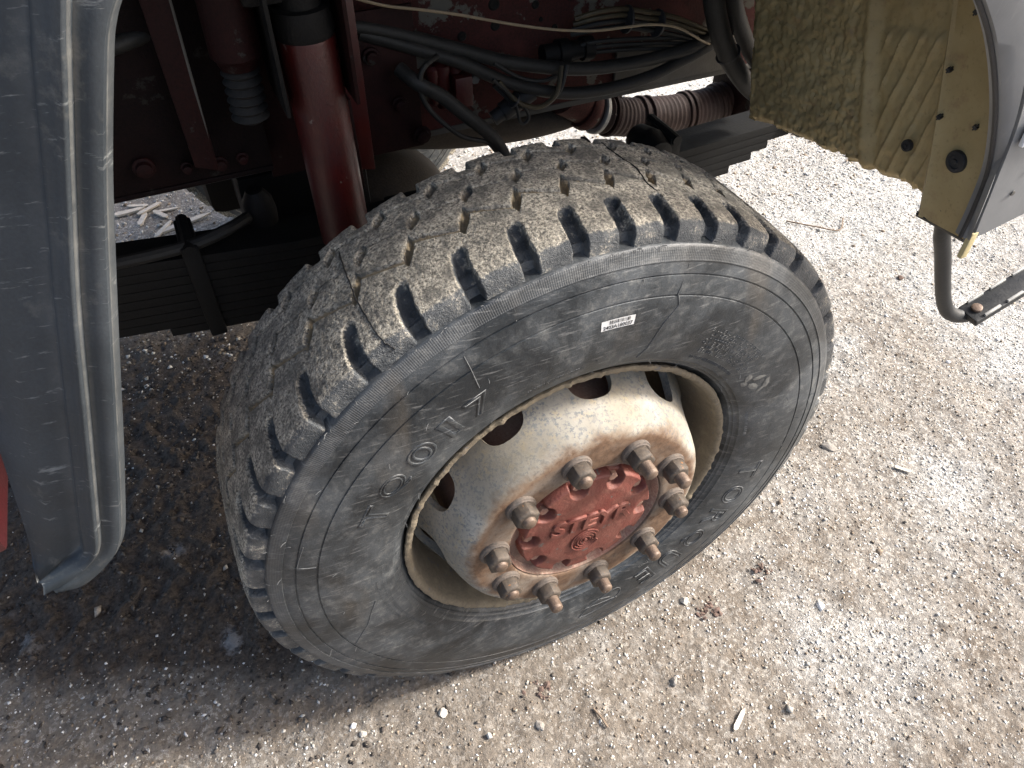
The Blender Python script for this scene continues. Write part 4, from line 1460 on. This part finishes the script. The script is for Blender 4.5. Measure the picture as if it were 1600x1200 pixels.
# ---- chassis rail
RY = .75
mb = MB()
mb.box((-1.1, RY, .845), (2.2, RY + .008, 1.16))
rail = T(mb.build('chassis_rail', M_RAIL, truck))
rail['label'] = 'faded red chassis rail with flaking paint'
mb = MB(); mb.box((-1.1, RY - .002, .832), (2.2, RY + .075, .8445)); T(mb.build('rail_flange', M_GREY, truck, bevel=.003))
# doubler plate at the rear and darker front plate
mb = MB(); mb.box((.43, RY - .010, .848), (.74, RY - .003, .935)); T(mb.build('rail_doubler', M_GREY, truck, bevel=.002))
mb = MB(); mb.box((-1.1, .60, .925), (-.30, .608, 1.30)); mb.box((-1.1, .600, .915), (-.30, .72, .9235)); T(mb.build('bracket_plate', M_RED_DARK, truck, bevel=.002))
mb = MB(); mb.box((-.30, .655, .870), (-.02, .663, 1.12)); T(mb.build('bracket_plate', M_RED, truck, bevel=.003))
for (x, z, r_) in ((.164, 1.061, .010), (.166, 1.023, .0085), (.099, 1.014, .008), (.248, 1.048, .007), (.570, .885, .009), (.21, 1.075, .006), (.29, 1.0, .006), (.32, 1.05, .005), (.26, 1.02, .004), (.30, 1.08, .005)):
    m_ = MB(); m_.lathe([(-.0010, r_ * .2), (-.0025, r_ * .8), (-.0012, r_), (0, r_ * 1.15)], 18, Matrix.Translation((x, RY - (.0105 if x > .43 else 0), z)) @ WL)
    T(m_.build('bolt_hole', M_DARK, truck, True))
for (x, y, z, r_) in ((-.024, .652, .893, .014), (.029, .74, .997, .012), (-.38, .592, .950, .010), (-.345, .592, .952, .008), (-.49, .592, .968, .014), (-.43, .592, .955, .008), (-.06, .650, .96, .012), (-.10, .650, 1.05, .012), (.10, .742, .90, .012)):
    m_ = MB(); m_.lathe([(0, r_ * 1.25), (-.003, r_ * 1.2), (-.004, r_ * .9), (-.012, r_ * .82), (-.013, r_ * .5), (-.013, 0)], 12, Matrix.Translation((x, y, z)) @ WL)
    T(m_.build('bolt', M_RED if x < 0 else M_GREY, truck, True, 40))

# ---- shock absorber
def xrod(name, a, b, prof_, mat, n=32, parent=truck):
    a = Vector(a); b = Vector(b)
    q = (b - a); M_ = Matrix.Translation(a) @ q.to_track_quat('Z', 'Y').to_matrix().to_4x4()
    L = q.length
    m_ = MB(); m_.lathe([(t * L if t <= 1 else L, r_) for t, r_ in prof_], n, M_)
    o = m_.build(name, mat, parent, True, 40)
    return T(o)


sh = xrod('shock_absorber', (-.221, .52, 1.155), (-.212, .52, .60), [(0, .034), (.0, .0395), (.012, .0415), (.62, .0415), (.63, .036), (.95, .036), (1, .03)], M_SHOCK)
sh['label'] = 'red paint-worn cylinder of the shock absorber'
xrod('shock_mount', (-.222, .52, 1.235), (-.221, .52, 1.150), [(0, .030), (.5, .030), (.52, .040), (.9, .043), (1, .040)], M_DARK)
for sx_ in (-.052, .050):
    m_ = MB(); m_.box((-.221 + sx_ - .003, .47, 1.06), (-.221 + sx_ + .003, .60, 1.36)); T(m_.build('mount_plate', M_RED if sx_ > 0 else M_DARK, truck, bevel=.001))
m_ = MB(); m_.box((-.30, .50, 1.20), (-.14, .66, 1.36)); T(m_.build('mount_block', M_DARK, truck, bevel=.012))
# flat red strap right of the shock
mb = MB(); mb.add([(-.155, .60, 1.16), (-.128, .60, 1.16), (-.130, .60, .875), (-.172, .60, .885), (-.155, .612, 1.16), (-.128, .612, 1.16), (-.130, .612, .875), (-.172, .612, .885)],
                  [(0, 1, 2, 3), (4, 7, 6, 5), (0, 4, 5, 1), (1, 5, 6, 2), (2, 6, 7, 3), (3, 7, 4, 0)]); T(mb.build('strap', M_SHOCK, truck, bevel=.002))
mb = MB(); mb.add([(-.172, .575, 1.02), (-.160, .575, 1.02), (-.158, .575, .86), (-.172, .575, .86), (-.172, .600, 1.02), (-.160, .600, 1.02), (-.158, .600, .86), (-.172, .600, .86)],
                  [(0, 1, 2, 3), (4, 7, 6, 5), (0, 4, 5, 1), (1, 5, 6, 2), (2, 6, 7, 3), (3, 7, 4, 0)]); T(mb.build('strap', M_RED, truck, bevel=.002))
# slanted angle-iron strut on the left, its bright worn edge is a sub-part
mb = MB(); mb.add([(-.420, .56, 1.26), (-.380, .56, 1.26), (-.385, .56, .955), (-.418, .56, .968), (-.420, .575, 1.26), (-.380, .575, 1.26), (-.385, .575, .955), (-.418, .575, .968)],
                  [(0, 1, 2, 3), (4, 7, 6, 5), (0, 4, 5, 1), (1, 5, 6, 2), (2, 6, 7, 3), (3, 7, 4, 0)]); st_ = T(mb.build('strut', M_RED, truck, bevel=.002))
m_ = MB(); m_.tube([(-.3805, .561, 1.26), (-.3845, .561, 1.1), (-.3865, .561, .99)], [.0018, .0022, .0008], 6); m_.build('worn_edge', M_GREY, st_, True)
# dark red cylinder with a rubber bellows
xrod('damper', (-.315, .54, 1.30), (-.318, .54, 1.115), [(0, .036), (.9, .036), (.93, .031), (1, .026)], M_RED)
bel = []
for i in range(6):
    bel += [(i / 6, .020), ((i + .5) / 6, .028)]
bel.append((1, .018))
xrod('bellows', (-.318, .54, 1.115), (-.320, .54, 1.035), bel, M_RUBBER)

# ---- leaf spring: each leaf is a piece
SY = .66
spr = empty('leaf_spring', (0, SY - 1.07, 0), truck)


def spring_z(x):
    return np.interp(x, [-1.1, -.6, -.3, 0, .3, .5, .82, 1.1], [.84, .788, .757, .742, .742, .745, .760, .80])


ends = [(-1.05, .86), (-1.03, .83), (-1.0, .775), (-.96, .735), (-.90, .68), (-.84, .62), (-.78, .55), (-.72, .47), (-.55, .40)]
for i, (xa, xb) in enumerate(ends):
    xs = np.linspace(xa, xb, 34)
    zt = spring_z(xs) - i * .0185
    m_ = MB(); vs = []; fs = []
    hw = .040
    for x, z in zip(xs, zt):
        vs += [(x, -hw, z), (x, hw, z), (x, hw + .001, z - .008), (x, hw, z - .0172), (x, -hw, z - .0172), (x, -hw - .001, z - .008)]
    for j in range(len(xs) - 1):
        for q in range(6):
            fs.append((j * 6 + q, j * 6 + (q + 1) % 6, (j + 1) * 6 + (q + 1) % 6, (j + 1) * 6 + q))
    fs += [tuple(range(6)), tuple((len(xs) - 1) * 6 + q for q in reversed(range(6)))]
    m_.add(vs, fs)
    m_.build('spring_leaf', M_STEEL, spr, True, 30)
for xc, zlo, zhi, wd in ((-.47, .600, .800, .030), (.515, .66, .79, .028)):
    m_ = MB(); m_.box((xc - wd / 2, -.050, zlo), (xc + wd / 2, .050, zhi)); m_.build('spring_clip', M_STEEL, spr, bevel=.004)
    m_ = MB(); m_.tube([(xc, -.055, zhi - .005), (xc, .055, zhi - .005)], .011, 10); m_.build('clip_bolt', M_STEEL, spr, True)
m_ = MB(); m_.box((-.10, -.055, .54), (.10, .055, .748)); m_.build('axle_clamp', M_DARK, spr, bevel=.01)
m_ = MB(); m_.lathe([(-.052, 0), (-.052, .034), (.052, .034), (.052, 0)], 24, Matrix.Translation((.86, 0, .752)) @ WL); m_.build('spring_eye', M_STEEL, spr, True)
for i in range(5):
    x = -.62 + i * .012
# rubber rebound pad near the clip, a black lump beside the tyre
rp = MB()
rp.lathe([(-.05, .012), (-.045, .030), (.0, .040), (.045, .030), (.05, .012)], 20, Matrix.Translation((.475, SY - .01, .760)) @ WL)
T(rp.build('bump_stop', M_DARK, truck, True))
# hose lying along the spring top on the left
m_ = MB(); m_.tube(spline([(-1.1, .62, .85), (-.75, .62, .812), (-.6, .62, .798), (-.47, .625, .795), (-.40, .64, .80), (-.36, .68, .79)], 5), .011, 10); T(m_.build('air_hose', M_HOSE, truck, True))

# ---- axle, differential and sun-blocking engine box
m_ = MB(); m_.lathe([(.36, .085), (.46, .10), (.58, .105), (.72, .10), (.84, .135), (.90, .175), (.94, .192), (1.0, .198), (1.04, .190), (1.05, .165), (1.12, .168), (1.18, .165), (1.25, .12), (1.5, .10), (1.8, .10)], 56, Matrix.Translation((-.06, 0, WZ)) @ WL)
T(m_.build('axle_housing', M_DIFF, truck, True, 50))
m_ = MB(); m_.box((-.95, 1.02, .74), (-.02, 1.5, 1.45)); m_.box((-.42, .98, .62), (-.02, 1.5, .76)); T(m_.build('engine_sun_blocker', M_DARK, truck, bevel=.03))  # tall box: engine enlarged to keep the sun off the ground beside it
m_ = MB(); m_.box((-.36, .80, .66), (-.10, .98, .80)); m_.box((-.33, .74, .60), (-.16, .90, .70)); T(m_.build('steering_box', M_DARK, truck, bevel=.02))
xrod('steering_rod', (-.335, .70, .83), (-.325, .72, .60), [(0, .015), (.1, .028), (.2, .030), (.45, .024), (.55, .017), (1, .017)], M_DARK, 20)
m_ = MB(); m_.box((-.02, .96, .76), (.55, 1.3, 1.1)); T(m_.build('gearbox', M_DARK, truck, bevel=.06, seg=4))
m_ = MB(); m_.tube(spline([(.02, .93, .75), (.16, .93, .722), (.33, .93, .708), (.46, .93, .72), (.55, .93, .76)], 5), .032, 16); T(m_.build('exhaust_pipe', M_DIFF, truck, True))

# ---- corrugated flex pipe with clamps
fx = spline([(.43, .90, .755), (.484, .90, .722), (.576, .90, .690), (.707, .90, .672), (.822, .90, .671), (.90, .90, .685)], 30)
Ls = [0]
for a_, b_ in zip(fx[:-1], fx[1:]): Ls.append(Ls[-1] + (b_ - a_).length)
rads = []
for s_ in Ls:
    q = s_ / Ls[-1]
    base = .045
    rads.append(base + .0016 * math.sin(s_ * 2 * PI / .0125) if q > .18 else .040)
m_ = MB(); m_.tube(fx, rads, 28); fp = T(m_.build('flex_pipe', M_FLEX, truck, True, 80))
fp['label'] = 'corrugated reddish exhaust flex pipe'


def ring(center, tangent, r_in, wdt, name, mat, parent):
    M_ = Matrix.Translation(center) @ Vector(tangent).to_track_quat('Z', 'Y').to_matrix().to_4x4()
    m2_ = MB(); m2_.lathe([(-wdt / 2, r_in - .004), (-wdt / 2, r_in), (-wdt * .3, r_in + .003), (wdt * .3, r_in + .003), (wdt / 2, r_in), (wdt / 2, r_in - .004)], 32, M_)
    return m2_.build(name, mat, parent, True, 40)


for q, wd, mt in ((.12, .028, M_RAIL), (.22, .014, M_WORN), (.30, .016, M_RED), (.46, .012, M_FLEX), (.49, .010, M_FLEX), (.66, .012, M_FLEX), (.69, .010, M_FLEX), (.84, .012, M_FLEX), (.87, .010, M_FLEX)):
    i = int(q * (len(fx) - 2))
    ring(fx[i], fx[i + 1] - fx[i], .0475, wd, 'pipe_clamp', mt, fp)
m_ = MB(); m_.box((.86, .80, .64), (1.02, .96, .80)); T(m_.build('pipe_flange_box', M_RED, truck, bevel=.008))
m_ = MB(); m_.lathe([(0, .050), (.03, .046), (.07, .042)], 24, Matrix.Translation((.40, .90, .785)) @ Vector((.055, 0, -.045)).to_track_quat('Z', 'Y').to_matrix().to_4x4()); T(m_.build('pipe_cone', M_RAIL, truck, True))
m_ = MB(); m_.box((.44, .855, .64), (.452, .885, .675)); T(m_.build('clamp_screw', M_DARK, truck))

# ---- hoses, lines and wires in front of the rail
def hose(name, pts, rad, mat=M_HOSE, n=12, k=7):
    m3 = MB(); m3.tube(spline(pts, k), rad, n)
    return T(m3.build(name, mat, truck, True))


h1 = [(-.36, .66, 1.13), (-.146, .66, 1.101), (-.091, .66, 1.089), (-.028, .66, 1.066), (.062, .66, 1.029), (.160, .66, .990), (.293, .66, .955), (.405, .66, .945), (.492, .66, .947), (.566, .66, .955), (.70, .70, .97)]
hose('air_hose', h1, .0125)['label'] = 'thick black hose with faint white print'
h2 = [(-.113, .66, 1.086), (-.029, .655, 1.051), (.061, .65, 1.010), (.147, .65, .960), (.254, .65, .920), (.352, .65, .908), (.453, .65, .915), (.525, .655, .930), (.597, .66, .950), (.70, .70, .965)]
hose('air_hose', h2, .0115)
hose('air_hose', [(-.62, .60, 1.13), (-.50, .59, 1.145), (-.40, .62, 1.15), (-.30, .66, 1.12), (-.146, .68, 1.115)], .012)
hose('air_hose', [(-.62, .62, 1.10), (-.50, .61, 1.115), (-.36, .66, 1.125), (-.20, .70, 1.13), (-.05, .72, 1.15)], .010)
hose('brake_hose', [(-.06, .63, 1.03), (-.040, .60, 1.014), (.001, .60, .984), (.040, .60, .944), (.082, .60, .902), (.109, .60, .862), (.13, .58, .80)], .0125)
hose('cable', [(.005, .62, 1.044), (-.023, .60, 1.041), (-.036, .595, 1.024), (-.035, .595, .991), (-.013, .595, .952), (.032, .592, .907), (.082, .60, .881), (.10, .60, .86)], .0045)
hose('wire', [(-.13, .64, 1.152), (-.071, .64, 1.129), (-.008, .64, 1.113), (.058, .64, 1.095), (.151, .64, 1.066), (.238, .64, 1.043), (.317, .64, 1.029), (.384, .64, 1.025), (.439, .64, 1.021), (.499, .64, 1.005), (.565, .64, .968), (.60, .66, .95)], .0024, M_WIRE, 6)['label'] = 'thin cream wire strung across the rail'
hose('cable_loop', [(.105, .62, .985), (.142, .62, .946), (.152, .62, .922), (.158, .62, .896), (.168, .62, .890), (.176, .62, .902), (.165, .62, .925), (.150, .618, .938)], .0030, n=8)
hose('cable', [(.12, .63, .975), (.148, .62, .940), (.181, .62, .920), (.207, .62, .918), (.233, .62, .937), (.251, .64, .976)], .0045, M_BRASS, 8)
hose('cable', [(.115, .64, .965), (.150, .63, .930), (.185, .63, .912), (.215, .63, .912), (.245, .63, .937), (.262, .64, .976)], .0045, n=8)
hose('cable', [(.12, .65, 1.0), (.17, .65, .965), (.22, .65, .95), (.27, .66, .955)], .004, n=8)
for i in range(4):
    dz = i * .011
    hose('brake_line', [(.30, .69 + i * .004, 1.035 - dz), (.35, .68, 1.045 - dz), (.406, .68, 1.040 - dz), (.509, .675, 1.012 - dz), (.591, .675, .975 - dz * .8), (.68, .70, .94 - dz * .6)], .0048, M_BRASS if i < 2 else M_HOSE, 8)
for i in range(3):
    dz = i * .010
    hose('cable', [(.30, .70, .975 - dz), (.342, .685, .988 - dz), (.441, .68, .980 - dz), (.547, .675, .965 - dz), (.604, .675, .948 - dz * .6), (.66, .69, .94)], .0042, n=8)
hose('coolant_hose', [(.50, .60, 1.16), (.526, .60, 1.097), (.548, .60, 1.039), (.574, .60, .988), (.613, .60, .932), (.676, .61, .870), (.748, .63, .819)], .020, n=16)
hose('coolant_hose', [(.60, .64, 1.14), (.615, .65, 1.06), (.66, .66, .98), (.72, .66, .90), (.80, .67, .84)], .017, n=16)
for p_, d_ in (((.406, .68, 1.022), (1, 0, -.2)), ((.475, .678, 1.005), (1, 0, -.25)), ((.60, .604, .952), (.6, 0, -.9)), ((.150, .628, .935), (.8, 0, -.6))):
    ring(Vector(p_), Vector(d_), .022 if p_[1] > .65 or p_[0] == .60 else .011, .006, 'cable_tie', M_PLUG, truck)
    bpy.data.objects[-1] if False else None
for ob in list(truck.children):
    if ob.name.startswith('cable_tie'): ob.location = TOFF
# fittings under the first hose
xrod('hose_fitting', (.24, .70, .975), (.345, .70, .972), [(0, .018), (.3, .018), (.3, .024), (.5, .024), (.5, .018), (.8, .016), (.8, .022), (1, .022)], M_DARK, 16)
xrod('hose_fitting', (-.03, .70, 1.02), (.06, .70, 1.00), [(0, .020), (.3, .020), (.3, .014), (1, .014)], M_GREY, 16)
xrod('brake_sleeve', (.12, .66, .89), (.20, .66, .93), [(0, .014), (.25, .014), (.25, .018), (1, .018)], M_RUBBER, 16)
# red valve block
m_ = MB(); m_.box((.045, .648, .930), (.078, .69, .985)); vb = T(m_.build('valve_block', M_SHOCK, truck, bevel=.003))
vb['label'] = 'bright red valve block on the chassis rail'
m_ = MB()
for x, z0, z1, r_ in ((.012, .935, 1.005, .010), (.030, .925, 1.010, .013), (.055, .985, 1.008, .010)):
    m_.lathe([(z0, r_ * .8), (z0 + .004, r_), (z1 - .02, r_), (z1 - .02, r_ * 1.25), (z1 - .006, r_ * 1.25), (z1, r_ * .7)], 16, Matrix.Translation((x, .675, 0)))
m_.build('valve_port', M_SHOCK, vb, True, 40)
m_ = MB(); m_.lathe([(0, .008), (-.008, .008), (-.008, 0)], 6, Matrix.Translation((.085, .66, .975)) @ WL); m_.build('bolt', M_GREY, vb)
